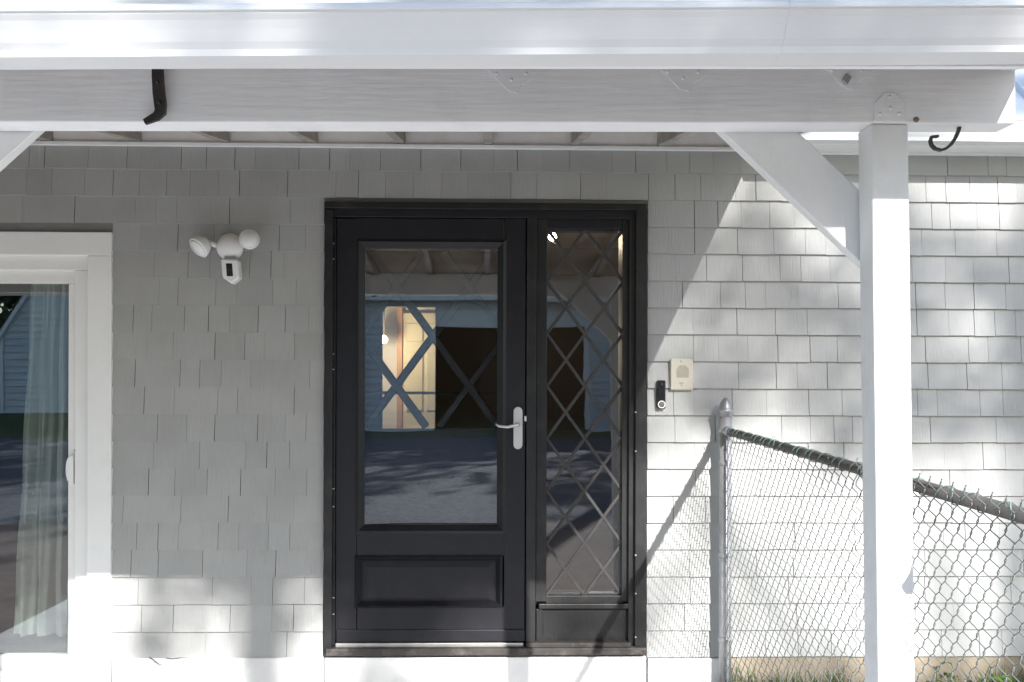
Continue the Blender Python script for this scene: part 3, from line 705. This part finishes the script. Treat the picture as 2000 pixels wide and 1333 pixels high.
o = prism('tie_tab', M['galv'], porch, [(p.x-0.010, p.z-0.003), (p.x+0.002, p.z-0.014), (p.x+0.012, p.z+0.004), (p.x, p.z+0.014)], y-0.012, y-0.0035, 0.001)

p = W(1792, 235, -2.44); lathe('rust_stain_disc', M['rust'], porch, [(0.0075, 0), (0.007, 0.002), (0.004, 0.003), (0.003, 0.004)], (p.x, YB(p.x)-0.0003, p.z+0.003), (0, -1, 0), 6, False)  # flat disc standing in for a small rust stain on the beam
# ------------------------------------------------------------------ hooks under the porch
hp = W(1872, 245, -2.40)
hk = thing('hook', 'black metal J hook under the beam near the post', 'hook', (hp.x, YB(hp.x)+0.03, bz0))
def strap_path(name, pts, w, th, mat, parent, Yw):
    """flat strap: pts (x, z) centre line, w = width along y, th = thickness"""
    V, Fc = [], []; n = len(pts)
    for i, (x, z) in enumerate(pts):
        a = pts[max(i-1, 0)]; b_ = pts[min(i+1, n-1)]; L = math.hypot(b_[0]-a[0], b_[1]-a[1]); nx, nz = -(b_[1]-a[1])/L*th/2, (b_[0]-a[0])/L*th/2
        V += [(x-nx, Yw-w/2, z-nz), (x+nx, Yw-w/2, z+nz), (x+nx, Yw+w/2, z+nz), (x-nx, Yw+w/2, z-nz)]
    for i in range(n-1):
        for k in range(4): Fc.append((4*i+k, 4*i+(k+1) % 4, 4*i+4+(k+1) % 4, 4*i+4+k))
    Fc += [(3, 2, 1, 0), (4*n-4, 4*n-3, 4*n-2, 4*n-1)]
    return mesh_obj(name, V, Fc, mat, parent)
yh = YB(hp.x)+0.035
hpts = [(1876, 236), (1872, 256), (1866, 270), (1857, 283), (1847, 291), (1837, 294), (1826, 291), (1819, 284), (1817, 276), (1819, 268), (1832, 267)]
strap_path('hook_strap', [(W(a, b_, yh).x, W(a, b_, yh).z) for a, b_ in hpts], 0.012, 0.006, M['iron'], hk, yh)
sp = W(310, 135, -2.50); ysx = YB(sp.x)-0.03
ir = thing('iron_strap', 'rusty dark iron strap with bent foot hanging below the gutter', 'bracket', (sp.x, ysx, 2.3))
spts = [(306, 112), (307, 150), (309, 180), (312, 205), (312, 218), (304, 227), (281, 238)]
def bar_path(name, pts, w, th, mat, parent, Yw):
    """strap lying parallel to the beam face: width in the picture plane, thickness along y"""
    V, Fc = [], []; n = len(pts)
    for i, (x, z) in enumerate(pts):
        a = pts[max(i-1, 0)]; b_ = pts[min(i+1, n-1)]; L = math.hypot(b_[0]-a[0], b_[1]-a[1]); ww = w[i]
        nx, nz = -(b_[1]-a[1])/L*ww/2, (b_[0]-a[0])/L*ww/2
        V += [(x-nx, Yw, z-nz), (x+nx, Yw, z+nz), (x+nx, Yw+th, z+nz), (x-nx, Yw+th, z-nz)]
    for i in range(n-1):
        for k in range(4): Fc.append((4*i+k, 4*i+(k+1) % 4, 4*i+4+(k+1) % 4, 4*i+4+k))
    Fc += [(3, 2, 1, 0), (4*n-4, 4*n-3, 4*n-2, 4*n-1)]
    return mesh_obj(name, V, Fc, mat, parent)
bar_path('strap', [(W(a, b_, ysx).x, W(a, b_, ysx).z) for a, b_ in spts], [0.024, 0.026, 0.027, 0.027, 0.025, 0.02, 0.012], 0.012, M['iron'], ir, ysx)
for a, b_ in ((307, 160), (311, 200)):
    p = W(a, b_, ysx); lathe('rivet', M['iron'], ir, [(0.006, 0), (0.004, 0.004), (0.001, 0.005)], (p.x, ysx-0.0002, p.z), (0, -1, 0), 8)

# ------------------------------------------------------------------ floodlight camera on the wall
fc = W(440, 485, -0.06)
fl = thing('floodlight_camera', 'white security floodlight camera with two lamp heads on shaded wall', 'security light', (fc.x, -0.015, fc.z))
def ellip(name, mat, parent, c, r, rot=None, cut=None, seg=24):
    bm = bmesh.new(); bmesh.ops.create_uvsphere(bm, u_segments=seg, v_segments=seg//2, radius=1)
    mt = Matrix.Translation(Vector(c)) @ (rot or Matrix.Identity(4)) @ Matrix.Diagonal((r[0], r[1], r[2], 1))
    bmesh.ops.transform(bm, matrix=mt, verts=bm.verts); return bm_obj(name, bm, mat, parent, True)
lathe('mounting_base', M['plastic'], fl, [(0.062, 0), (0.062, 0.012), (0.055, 0.03), (0.04, 0.045), (0.001, 0.05)], (fc.x+0.012, -0.014, fc.z+0.012), (0, -1, 0))
ellip('body', M['plastic'], fl, (fc.x+0.028, -0.085, fc.z-0.002), (0.062, 0.045, 0.058))
def lamphead(px, py, aim, r, Yc):
    c = W(px, py, Yc); ax = Vector(aim).normalized()
    o = lathe('lamp_head', M['plastic'], fl, [(0.012, -0.055), (0.026*r, -0.050), (0.041*r, -0.035), (0.050*r, -0.015), (0.053*r, 0.0), (0.053*r, 0.004), (0.047*r, 0.005)], c, ax)
    lathe('lens', M['plastic'], o, [(0.046*r, 0.0), (0.040*r, 0.010), (0.001, 0.014)], c+ax*0.004, ax)
    return c, ax
c, ax = lamphead(388, 484, (-0.52, -0.52, -0.62), 0.98, -0.14)
tube('arm', M['plastic'], fl, [c-ax*0.05, (fc.x-0.045, -0.09, fc.z+0.012), (fc.x, -0.07, fc.z)], 0.012, 10)
c, ax = lamphead(487, 468, (0.28, -0.93, 0.14), 0.86, -0.155)
tube('arm', M['plastic'], fl, [c-ax*0.05, (fc.x+0.07, -0.085, fc.z+0.015), (fc.x+0.03, -0.07, fc.z)], 0.013, 10)
cc = W(449, 528, -0.13)
prism('neck', M['galv'], fl, [(cc.x-0.028, cc.z+0.048), (cc.x+0.03, cc.z+0.048), (cc.x+0.03, cc.z+0.062), (cc.x-0.028, cc.z+0.062)], -0.125, -0.08, 0.002)
prism('camera_housing', M['plastic'], fl, [(W(a, b_, -0.14).x, W(a, b_, -0.14).z) for a, b_ in ((431, 506), (464, 507), (467, 542), (452, 555), (434, 542))][::-1], -0.14, -0.07, 0.006)
prism('camera_face', M['plastic_dk'], fl, [(W(a, b_, -0.142).x, W(a, b_, -0.142).z) for a, b_ in ((441, 515), (453, 515), (455, 540), (443, 540))][::-1], -0.1425, -0.1402, 0.001)
lathe('camera_lens', M['plastic_dk'], fl, [(0.008, 0), (0.008, 0.003), (0.005, 0.004)], (cc.x-0.001, -0.1426, cc.z+0.008), (0, -1, 0), 16)

# ------------------------------------------------------------------ doorbell and intercom
Yb0 = -0.016
a, b_ = W(1284, 743, -0.04), W(1300, 799, -0.04)
db = thing('video_doorbell', 'slim black video doorbell with round silver button beside the door', 'doorbell', ((a.x+b_.x)/2, Yb0, b_.z))
box('back_plate', M['iron'], db, a.x-0.001, b_.x+0.001, -0.022, -0.008, b_.z+0.006, a.z-0.003, 0.002)
w_ = (b_.x-a.x)/2; cxx = (a.x+b_.x)/2
box('body', M['plastic_dk'], db, a.x, b_.x, -0.045, -0.0225, b_.z, a.z, 0.006)
bc = (cxx, -0.0452, b_.z+w_*1.05)
def ring(name, mat, parent, c, R, r, n=28, m=10):
    V, Fc = [], []
    for i in range(n):
        t_ = 2*math.pi*i/n
        for j in range(m):
            u = 2*math.pi*j/m; V.append((c[0]+(R+r*math.cos(u))*math.cos(t_), c[1]-r*math.sin(u)*0.8, c[2]+(R+r*math.cos(u))*math.sin(t_)))
    for i in range(n):
        for j in range(m): Fc.append((i*m+j, ((i+1) % n)*m+j, ((i+1) % n)*m+(j+1) % m, i*m+(j+1) % m))
    return mesh_obj(name, V, Fc, mat, parent, True)
ring('button_ring', M['plastic'], db, bc, w_*0.80, 0.0028)
lathe('button', M['grille'], db, [(w_*0.62, 0), (w_*0.6, 0.003), (0.001, 0.0035)], bc, (0, -1, 0), 20)
lathe('lens', M['plastic_dk'], db, [(0.008, 0), (0.007, 0.002), (0.001, 0.003)], (cxx, -0.0452, a.z-0.022), (0, -1, 0), 16)

a, b_ = W(1310, 701, -0.03), W(1353, 762, -0.03)
ic = thing('intercom', 'aged beige intercom speaker panel on the grey shingles', 'intercom', ((a.x+b_.x)/2, -0.014, b_.z))
box('back_plate', M['beige'], ic, a.x-0.002, b_.x+0.003, -0.020, -0.006, b_.z-0.004, a.z+0.001, 0.001)
box('faceplate', M['beige'], ic, a.x, b_.x, -0.031, -0.0202, b_.z, a.z, 0.004)
gx, gzc = (a.x+b_.x)/2+0.004, (a.z+b_.z)/2+0.010
cnt = 0
bm = bmesh.new()
for i in range(-7, 8):
    for j in range(-7, 8):
        x = i*0.0045; z = j*0.0045 + (0.00225 if i % 2 else 0)
        if abs(x) > 0.030 or z < -0.026 or (z > 0.004 and math.hypot(x, z-0.004) > 0.030): continue
        bm_box(bm, gx+x-0.0013, gx+x+0.0013, -0.0316, -0.0305, gzc+z-0.0013, gzc+z+0.0013)
o = bm_obj('speaker_holes', bm, M['grille'], ic); o['kind'] = 'stuff'
for (px, py) in ((1330, 706.5), (1331, 753)):
    p = W(px, py, -0.032); lathe('screw', M['grille'], ic, [(0.003, 0), (0.0025, 0.001)], (p.x, -0.0312, p.z), (0, -1, 0), 8)
p = W(1331, 748.5, -0.032)
for k in range(4): box('badge_mark', M['grille'], ic, p.x-0.009+k*0.0048, p.x-0.0060+k*0.0048, -0.0322, -0.0305, p.z-0.0025, p.z+0.0025-0.001*(k % 2), 0)

tw = W(308, 1292, -0.04); t = thing('twig', 'thin dark twig caught at the top of the white skirt board', 'twig', tuple(tw))
tube('stem', M['bark'], t, [(W(a, b_, -0.035).x, -0.035-0.006*i, W(a, b_, -0.035).z) for i, (a, b_) in enumerate(((292, 1284), (300, 1288), (308, 1293), (316, 1297), (322, 1294)))], [0.0022, 0.002, 0.002, 0.0016, 0.001], 5)
tube('stem', M['bark'], t, [(W(a, b_, -0.035).x, -0.036, W(a, b_, -0.035).z) for a, b_ in ((325, 1285.5), (338, 1287), (352, 1285), (368, 1285.5))], [0.0016, 0.0018, 0.0016, 0.0008], 5)
# ------------------------------------------------------------------ chain link fence
A = Vector((X_(1417, -0.085, 900), -0.085, 0)); B = Vector((1.1315, -2.79, 0)); DIR = (B-A).normalized(); LEN = (B-A).length
NRM = Vector((DIR.y, -DIR.x, 0))
fence = thing('chain_link_fence', 'chain link fence with green coated wire and metal post beside wall', 'fence', (A.x, A.y, 0.0))
rz0 = Z_(842, -0.10, 1417)
def RZ(s): return rz0 - 0.0225*s
ptop = Z_(803, -0.10, 1417)
tube('terminal_post', M['galv'], fence, [(A.x, A.y, -0.1), (A.x, A.y, ptop)], 0.029, 20)
lathe('post_cap', M['galv'], fence, [(0.031, -0.028), (0.031, -0.004), (0.036, -0.002), (0.036, 0.004), (0.031, 0.008), (0.029, 0.022), (0.024, 0.038), (0.016, 0.052), (0.007, 0.060), (0.001, 0.062)], (A.x, A.y, ptop), (0, 0, 1), 24)
r0 = A + DIR*0.03
tube('top_rail', M['rail'], fence, [(r0.x, r0.y, RZ(0.03)), (B.x, B.y, RZ(LEN))], 0.0175, 16)
lathe('rail_cup', M['galv'], fence, [(0.022, 0), (0.024, 0.006), (0.022, 0.055), (0.019, 0.06)], (A.x+DIR.x*0.028, A.y+DIR.y*0.028, RZ(0.028)), DIR, 16)
for zz in (rz0+0.003, Z_(904, -0.1, 1417), Z_(1085, -0.1, 1417), Z_(1250, -0.1, 1417)):
    lathe('tension_band', M['galv'], fence, [(0.0295, -0.011), (0.0325, -0.010), (0.0325, 0.010), (0.0295, 0.011)], (A.x, A.y, zz), (0, 0, 1), 20)
    q = A + DIR*0.04
    box('band_bolt', M['galv'], fence, q.x-0.005, q.x+0.005, q.y-0.012, q.y+0.016, zz-0.006, zz+0.006, 0.001)
q = A + DIR*0.052
box('tension_bar', M['galv'], fence, q.x-0.003, q.x+0.003, q.y-0.008, q.y+0.008, 0.05, rz0-0.03, 0.001)
# woven wires: each zigzags between its two neighbours and hooks round them
mw = 0.062; mh = 0.064; wr = 0.00135
def wire_mesh(i, flip, top, bot):
    pts = []; n = int((top-bot)/(mh/2)); 
    for k in range(n+1):
        z = top - k*mh/2; side = (k+flip) % 2
        xx = -0.004 if side == 0 else mw/2+0.004; dirx = 1 if side == 0 else -1
        # rounded bend with the twist in depth
        pts += [Vector((xx+dirx*0.006, -0.0026, z+0.010)), Vector((xx, 0.0, z)), Vector((xx+dirx*0.006, 0.0026, z-0.010))]
    return pts
def to_world(p, s): 
    q = A + DIR*(s+p.x) + NRM*(p.y + 0.024); return Vector((q.x, q.y, p.z))
wm = {}
s = 0.055; i = 0
while s < LEN-0.03:
    key = i % 2
    if key not in wm:
        pts = wire_mesh(i, key, 0.034, -(1.39-0.07))
        V, Fc = tube_geo([DIR*p.x + NRM*p.y + Vector((0, 0, p.z)) for p in pts], wr, 5, False)
        me = bpy.data.meshes.new('wire'); me.from_pydata([tuple(v) for v in V], [], Fc); me.materials.append(M['wire'])
        for p_ in me.polygons: p_.use_smooth = True
        wm[key] = me
    o = bpy.data.objects.new('wire', wm[key]); COL.objects.link(o); o.parent = fence
    q = A + DIR*s + NRM*0.022
    o.location = (q.x-A.x, q.y-A.y, RZ(s) - 0.006 - (0.012 if s < 1.7 else 0.0) - (0.03 if s < 1.7 else 0))
    s += mw/2; i += 1
# tie wires wound round the rail
rt = random.Random(3)
s = 0.08
while s < LEN-0.05:
    L = rt.uniform(0.05, 0.09); pts = []
    tw = rt.uniform(0.9, 1.5)
    for k in range(22):
        u = k/21; a_ = tw*2*math.pi*u + rt.uniform(-0.08, 0.08); c = A + DIR*(s+L*u)
        pts.append(Vector((c.x, c.y, RZ(s+L*u))) + NRM*math.cos(a_)*0.0205 + Vector((0, 0, 1))*math.sin(a_)*0.0205)
    if rt.random() < 0.4: pts.append(pts[-1] + Vector((rt.uniform(-0.01, 0.01), 0, rt.uniform(0.012, 0.03))))
    tube('tie_wire', M['tie'], fence, pts, 0.0018, 5)
    s += rt.uniform(0.11, 0.17)

# ------------------------------------------------------------------ plants at the foot of the wall
bm = bmesh.new(); bm_hexa(bm, [(1.0, -0.9, -0.02), (4.6, -0.9, -0.02), (4.6, 0.0, -0.02), (1.0, 0.0, -0.02), (1.05, -0.8, 0.02), (4.6, -0.8, 0.02), (4.6, -0.006, 0.10), (1.05, -0.006, 0.10)])
struct(bm_obj('soil_bed', bm, M['soil']))
rg = random.Random(8)
V, Fc = [], []
def blade(V, Fc, x, y, z, h, w, az, bend):
    b0 = len(V); d = Vector((math.cos(az), math.sin(az), 0)); s_ = Vector((-d.y, d.x, 0))*w/2
    for k, (t_, ww) in enumerate(((0, 1), (0.45, 0.8), (0.8, 0.5), (1, 0.05))):
        c = Vector((x, y, z+h*t_*(1-0.25*bend*t_))) + d*bend*h*t_*t_
        V.extend([c-s_*ww, c+s_*ww])
    for k in range(3): Fc.append((b0+2*k, b0+2*k+1, b0+2*k+3, b0+2*k+2))
for i in range(4200):
    x = rg.uniform(1.06, 4.2); y = -0.01-abs(rg.gauss(0, 0.16)); h = max(0.05, rg.gauss(0.13, 0.045))*(1.25 if rg.random() < 0.08 else 1)
    if math.sin(x*5.3)+math.sin(x*2.1+1) < -0.6: h *= 0.6
    if y < -0.75: continue
    blade(V, Fc, x, y, 0.10+(y)*0.1, h, rg.uniform(0.004, 0.009), rg.uniform(0, 6.28), rg.uniform(0.1, 0.8))
o = mesh_obj('grass', V, Fc, M['grass']); o['kind'] = 'stuff'; 
def weed(px, py, label, n, size):
    c = W(px, py, -0.12); t = thing('weed', label, 'weed', (c.x, -0.12, 0.08))
    for k in range(n):
        az = rg.uniform(0, 6.28); el = rg.uniform(0.5, 1.4); L = size*rg.uniform(0.6, 1.1)
        base = Vector((c.x+rg.uniform(-0.03, 0.03), -0.12+rg.uniform(-0.02, 0.02), 0.08))
        d = Vector((math.cos(az)*math.cos(el), math.sin(az)*math.cos(el)*0.6, math.sin(el))); tip = base+d*(c.z-0.08)*rg.uniform(0.7, 1.15)
        tube('stem', M['weed'], t, [base, (base+tip)/2+Vector((0, 0, 0.01)), tip], 0.0018, 5)
        u = Vector((math.cos(az), math.sin(az), -0.25)).normalized(); w_ = Vector((-u.y, u.x, 0.2)).normalized()
        P = []
        for (tt, ww, dz) in ((0, 0.05, 0), (0.25, 0.42, 0.01), (0.55, 0.5, 0.012), (0.8, 0.28, 0.004), (1, 0.02, -0.012)):
            m_ = tip+u*L*tt+Vector((0, 0, dz)); P += [m_-w_*L*ww*0.5, m_+Vector((0, 0, -0.004)), m_+w_*L*ww*0.5]
        Fc2 = [(3*i, 3*i+1, 3*i+4, 3*i+3) for i in range(4)] + [(3*i+1, 3*i+2, 3*i+5, 3*i+4) for i in range(4)]
        mesh_obj('leaf', P, Fc2, M['weed'], t, True)
weed(1880, 1308, 'bright green leafy weed growing at wall foot right of the porch post', 12, 0.065)
weed(1838, 1328, 'low green weed between the porch post and the taller leafy weed', 8, 0.05)
weed(1660, 1322, 'small green weed at wall foot just left of the porch post', 6, 0.04)

# ------------------------------------------------------------------ across the yard (seen reflected in the glass)
def clapboards(parent, x0f, x1f, z0, z1, y, step=0.14):
    n = int((z1-z0)/step)
    for k in range(n+1):
        a = z0+k*step; b_ = min(a+step, z1)
        if b_-a < 0.02: continue
        xl, xr = x0f(a), x1f(a); xl2, xr2 = x0f(b_), x1f(b_)
        if xr2-xl2 < 0.1: continue
        bm = bmesh.new(); bm_hexa(bm, [(xl, y+0.055, a), (xr, y+0.055, a), (xr, y, a), (xl, y, a), (xl2, y+0.006, b_), (xr2, y+0.006, b_), (xr2, y, b_), (xl2, y, b_)])
        bm_obj('clapboard', bm, M['clap'], parent)
gy = -25.0; g0 = 0.22
gar = thing('garage', 'white sided garage with metal roof and dark open bay across the yard', 'garage', (0, gy-3, g0))
gx_l, gx_r = -5.6, 7.3; ox0, ox1 = -1.5, 3.2; oz = 3.24; ez = 4.2
bm = bmesh.new()
bm_box(bm, gx_l, ox0, gy-0.12, gy, g0-0.2, ez); bm_box(bm, ox1, gx_r, gy-0.12, gy, g0-0.2, ez); bm_box(bm, ox0, ox1, gy-0.12, gy, oz, ez)
bm_box(bm, gx_l, gx_l+0.12, gy-7.6, gy-0.12, g0-0.2, ez); bm_box(bm, gx_r-0.12, gx_r, gy-7.6, gy-0.12, g0-0.2, ez)
bm_obj('wall', bm, M['clap'], gar)
box('back_wall', M['redwood'], gar, gx_l, gx_r, gy-7.7, gy-7.6, g0-0.2, ez, 0)
box('floor', M['soil'], gar, gx_l, gx_r, gy-7.6, gy-0.002, g0-0.2, g0+0.06, 0)
for k in range(14):
    x = ox0+1.3+k*0.27; box('plank', M['redwood'], gar, x, x+0.25, gy-2.6-0.012*(k % 2), gy-2.55, g0+0.06, 4.0, 0.004)
clapboards(gar, lambda z: gx_l, lambda z: ox0-0.15, g0, ez, gy+0.001, 0.2); clapboards(gar, lambda z: ox1+0.15, lambda z: gx_r, g0, ez, gy+0.001, 0.2)
box('bay_trim', M['white'], gar, ox0-0.15, ox0, gy+0.001, gy+0.07, g0, oz+0.2, 0.004); box('bay_trim', M['white'], gar, ox1, ox1+0.15, gy+0.001, gy+0.07, g0, oz+0.2, 0.004)
box('header_board', M['white'], gar, ox0, ox1, gy+0.001, gy+0.032, oz, oz+0.5, 0.004)
for (ya, za, yb, zb2) in ((gy+0.5, ez-0.02, gy-3.8, ez+1.5), (gy-3.8, ez+1.5, gy-8.1, ez-0.02)):
    bm = bmesh.new(); bm_hexa(bm, [(gx_l-0.3, ya, za), (gx_r+0.3, ya, za), (gx_r+0.3, yb, zb2), (gx_l-0.3, yb, zb2), (gx_l-0.3, ya, za+0.04), (gx_r+0.3, ya, za+0.04), (gx_r+0.3, yb, zb2+0.04), (gx_l-0.3, yb, zb2+0.04)])
    bm_obj('roof', bm, M['metalroof'], gar)
    n = 27
    for k in range(n):
        x = gx_l-0.28+k*0.512
        bm = bmesh.new(); bm_hexa(bm, [(x, ya, za+0.04), (x+0.04, ya, za+0.04), (x+0.04, yb, zb2+0.04), (x, yb, zb2+0.04), (x+0.01, ya, za+0.075), (x+0.03, ya, za+0.075), (x+0.03, yb, zb2+0.075), (x+0.01, yb, zb2+0.075)])
        bm_obj('roof_rib', bm, M['metalroof'], gar)
box('fascia', M['white'], gar, gx_l-0.3, gx_r+0.3, gy+0.5, gy+0.54, ez-0.22, ez+0.03, 0.003)

by = -29.0; b0z = 0.6
barn = thing('barn', 'white clapboard barn with steep gambrel gable beyond the gravel yard', 'barn', (-12.2, by-4, b0z))
bx0, bx1 = -15.9, -8.6; be = 3.05; bk = 5.6; bxk = 1.55; bt = 6.9
cxm = (bx0+bx1)/2
def bl(z): return bx0 if z <= be else (bx0+bxk*(z-be)/(bk-be) if z <= bk else bx0+bxk+(cxm-bx0-bxk)*(z-bk)/(bt-bk))
def br(z): return bx1-(bl(z)-bx0)
prism('wall', M['clap'], barn, [(bx0, b0z-0.2), (bx1, b0z-0.2), (bx1, be), (bx1-bxk, bk), (cxm, bt), (bx0+bxk, bk), (bx0, be)], by-6, by)
clapboards(barn, bl, br, b0z, bt-0.1, by+0.001, 0.22)
box('corner_board', M['white'], barn, bx0-0.02, bx0+0.13, by+0.0555, by+0.08, b0z, be, 0.004); box('corner_board', M['white'], barn, bx1-0.13, bx1+0.02, by+0.0555, by+0.08, b0z, be, 0.004)
for (pa, pb) in (((bx0-0.12, be-0.1), (bx0+bxk, bk+0.06)), ((bx0+bxk, bk+0.06), (cxm, bt+0.06)), ((cxm, bt+0.06), (bx1-bxk, bk+0.06)), ((bx1-bxk, bk+0.06), (bx1+0.12, be-0.1))):
    dx, dz = pb[0]-pa[0], pb[1]-pa[1]; L = math.hypot(dx, dz); nx, nz = -dz/L*0.06, dx/L*0.06
    prism('roof', M['asphalt'], barn, [pa, pb, (pb[0]+nx, pb[1]+nz), (pa[0]+nx, pa[1]+nz)], by-6.2, by+0.2)
    prism('rake_trim', M['white'], barn, [(pa[0]-nx*2, pa[1]-nz*2), (pb[0]-nx*2, pb[1]-nz*2), pb, pa], by+0.05, by+0.19)

# ------------------------------------------------------------------ trees; their crowns dapple the sunlight on the wall
LIT = [  # open gaps of the crown, given by where their light lands on the wall: x, y, rx, ry, openness
 (900, 1800, 2600, 370, 1.0), (1120, 1310, 260, 80, 0.8), (1040, 1210, 90, 150, 0.9), (1020, 1350, 110, 250, 1.0), (1170, 1080, 120, 150, 0.9), (1330, 970, 140, 120, 1.0), (1320, 1040, 80, 90, 0.9),
 (1500, 930, 120, 90, 0.9), (1500, 1060, 160, 140, 0.94), (1490, 1220, 170, 130, 0.97), (1640, 1230, 120, 80, 0.8), (1920, 1110, 300, 230, 0.97), (1780, 1150, 140, 190, 1.0), (2000, 980, 120, 110, 0.9),
 (1960, 375, 170, 60, 1.0), (1800, 335, 90, 30, 0.9), (1700, 315, 260, 34, 0.8), (1930, 440, 60, 50, 0.5), (1560, 560, 200, 120, 0.15),
 (360, 1335, 190, 65, 0.85), (170, 1250, 85, 125, 1.0), (560, 1260, 100, 110, 0.6), (430, 1210, 60, 50, 0.6), (300, 1180, 90, 50, 0.3), (560, 1330, 120, 40, 0.7), (80, 1300, 90, 60, 0.6),
 (1128, 1063, 60, 80, 0.9), (1470, 845, 70, 45, 0.6), (1250, 860, 70, 60, 0.6), (1400, 840, 50, 40, 0.4),
]
def openness(x, y):
    o = 0
    for (a, b_, rx, ry, s) in LIT:
        d = ((x-a)/rx)**2+((y-b_)/ry)**2
        if d < 1.5: o = max(o, s*min(1, max(0, (1.5-d)/0.7)))
    if 1115 < y < 1178 and x < 980: o = min(o, 0.3)      # leaves kept dense in this band to shade the gutter
    return o
rl = random.Random(21)
def leaf(V, Fc, p, L, rnd):
    u = Vector((rnd.gauss(0, 1), rnd.gauss(0, 1), rnd.gauss(0, 1))).normalized(); w = u.cross(Vector((rnd.gauss(0, 1), rnd.gauss(0, 1), rnd.gauss(0, 1)))).normalized()
    b0 = len(V); V.extend([p-u*L*0.5, p+w*L*0.28, p+u*L*0.5, p-w*L*0.28]); Fc.append((b0, b0+1, b0+2, b0+3))
def dapple_tree(label, tx, ty, x0, x1, n, t0, t1, L0, L1):
    base = gz(ty); t = thing('maple_tree', label, 'tree', (tx, ty, base))
    V, Fc = [], []
    def at(ex, ey, ttt): return Vector(((ex-950)/413, 0, 1.6+(750-ey)/413)) - SUN*ttt
    cl = [(rl.uniform(x0, x1), rl.uniform(150, 1480), rl.uniform(t0, t1)) for _ in range(n//34)]
    for k in range(n):
        if k % 100 < 72: ex, ey, ttt = rl.uniform(x0, x1), rl.uniform(100, 1480), rl.uniform(t0, t1)
        else:
            cx_, cy_, ct = cl[rl.randrange(len(cl))]; ex, ey, ttt = cx_+rl.gauss(0, 70), cy_+rl.gauss(0, 55), ct+rl.gauss(0, 0.3)
        if rl.random() < openness(ex, ey): continue
        leaf(V, Fc, at(ex, ey, ttt), rl.uniform(L0, L1), rl)
    mid_ = at((x0+x1)/2, 700, (t0+t1)/2)
    for k in range(n//3):      # top and sides of the crown
        d = Vector((rl.gauss(0, 1), rl.gauss(0, 1), rl.gauss(0, 1))).normalized()
        p = mid_ + Vector((d.x*3.0, d.y*2.6, abs(d.z)*2.6+1.6))*rl.uniform(0.75, 1.05)
        leaf(V, Fc, p, rl.uniform(L0, L1), rl)
    o = mesh_obj('crown', V, Fc, M['leaf'], t); o['kind'] = 'stuff'
    zt = mid_.z
    pts = [Vector((tx, ty, base-0.1)), Vector((tx+0.05, ty, base+1.8)), Vector((tx+0.12, ty+0.05, zt*0.55)), Vector((tx+0.3, ty+0.1, zt+1.5))]
    tube('trunk', M['bark'], t, pts, [0.24, 0.19, 0.15, 0.05], 10)
    for k in range(8):
        tgt = at(rl.uniform(x0, x1), rl.uniform(350, 900), rl.uniform(t0+0.5, t1-0.5))
        st_ = Vector((tx+0.13, ty+0.05, rl.uniform(zt*0.55, zt*0.8))); mid = (st_+tgt)/2+Vector((0, 0, 0.35))
        tube('limb', M['bark'], t, [st_, mid, tgt], [0.07, 0.04, 0.014], 7)
dapple_tree('leafy maple tree standing before the garage wall, behind the viewer', 4.6, -17.0, -600, 1150, 5000, 15.0, 19.0, 0.11, 0.2)
dapple_tree('tall leafy maple tree to the right of the garage, behind the viewer', 9.8, -21.8, 1000, 2700, 5100, 19.5, 24.0, 0.12, 0.22)
def far_tree(x, y, h, r, label):
    base = gz(y); t = thing('bushy_tree', label, 'tree', (x, y, base), 'trees beyond the yard')
    tube('trunk', M['bark'], t, [(x, y, base-0.1), (x+0.1, y, base+h*0.35), (x+0.05, y+0.1, base+h*0.75)], [0.3, 0.22, 0.08], 8)
    V, Fc = [], []
    for _ in range(70):
        a = rl.uniform(0, 6.28); rr = r*math.sqrt(rl.random()); zc = base+h*rl.uniform(0.12, 0.98); sh = 1-0.65*((zc-base)/h)**2
        c = Vector((x+rr*math.cos(a)*sh, y+rr*math.sin(a)*sh, zc))
        for k in range(60): leaf(V, Fc, c+Vector((rl.gauss(0, 0.6), rl.gauss(0, 0.6), rl.gauss(0, 0.5))), rl.uniform(0.3, 0.62), rl)
    o = mesh_obj('crown', V, Fc, M['leaf_dark'], t); o['kind'] = 'stuff'
for (x, y, h, r, lb) in ((-19.5, -33, 14, 3.4, 'dark bushy tree just left of the barn gable, beyond the yard'), (-24.5, -32, 14, 3.6, 'dark bushy tree second from the left in the row beyond the yard'), (-16.5, -38.5, 16, 3.8, 'tall dark tree rising behind the barn roof'),
    (-6.5, -37, 16, 4.2, 'tall dark tree in the gap between barn and garage'), (0.0, -38, 17, 4.2, 'tall dark tree behind the left half of the garage roof'), (6.5, -37, 16, 4.2, 'tall dark tree behind the right end of the garage'), (12.8, -37.5, 17, 4.4, 'tall dark tree just right of the garage, beyond the yard'), (19.5, -37, 16, 4.4, 'tall dark tree rightmost in the row beyond the yard'), (-29.5, -31, 13, 3.4, 'dark bushy tree leftmost in the row beyond the yard')):
    far_tree(x, y, h, r, lb)
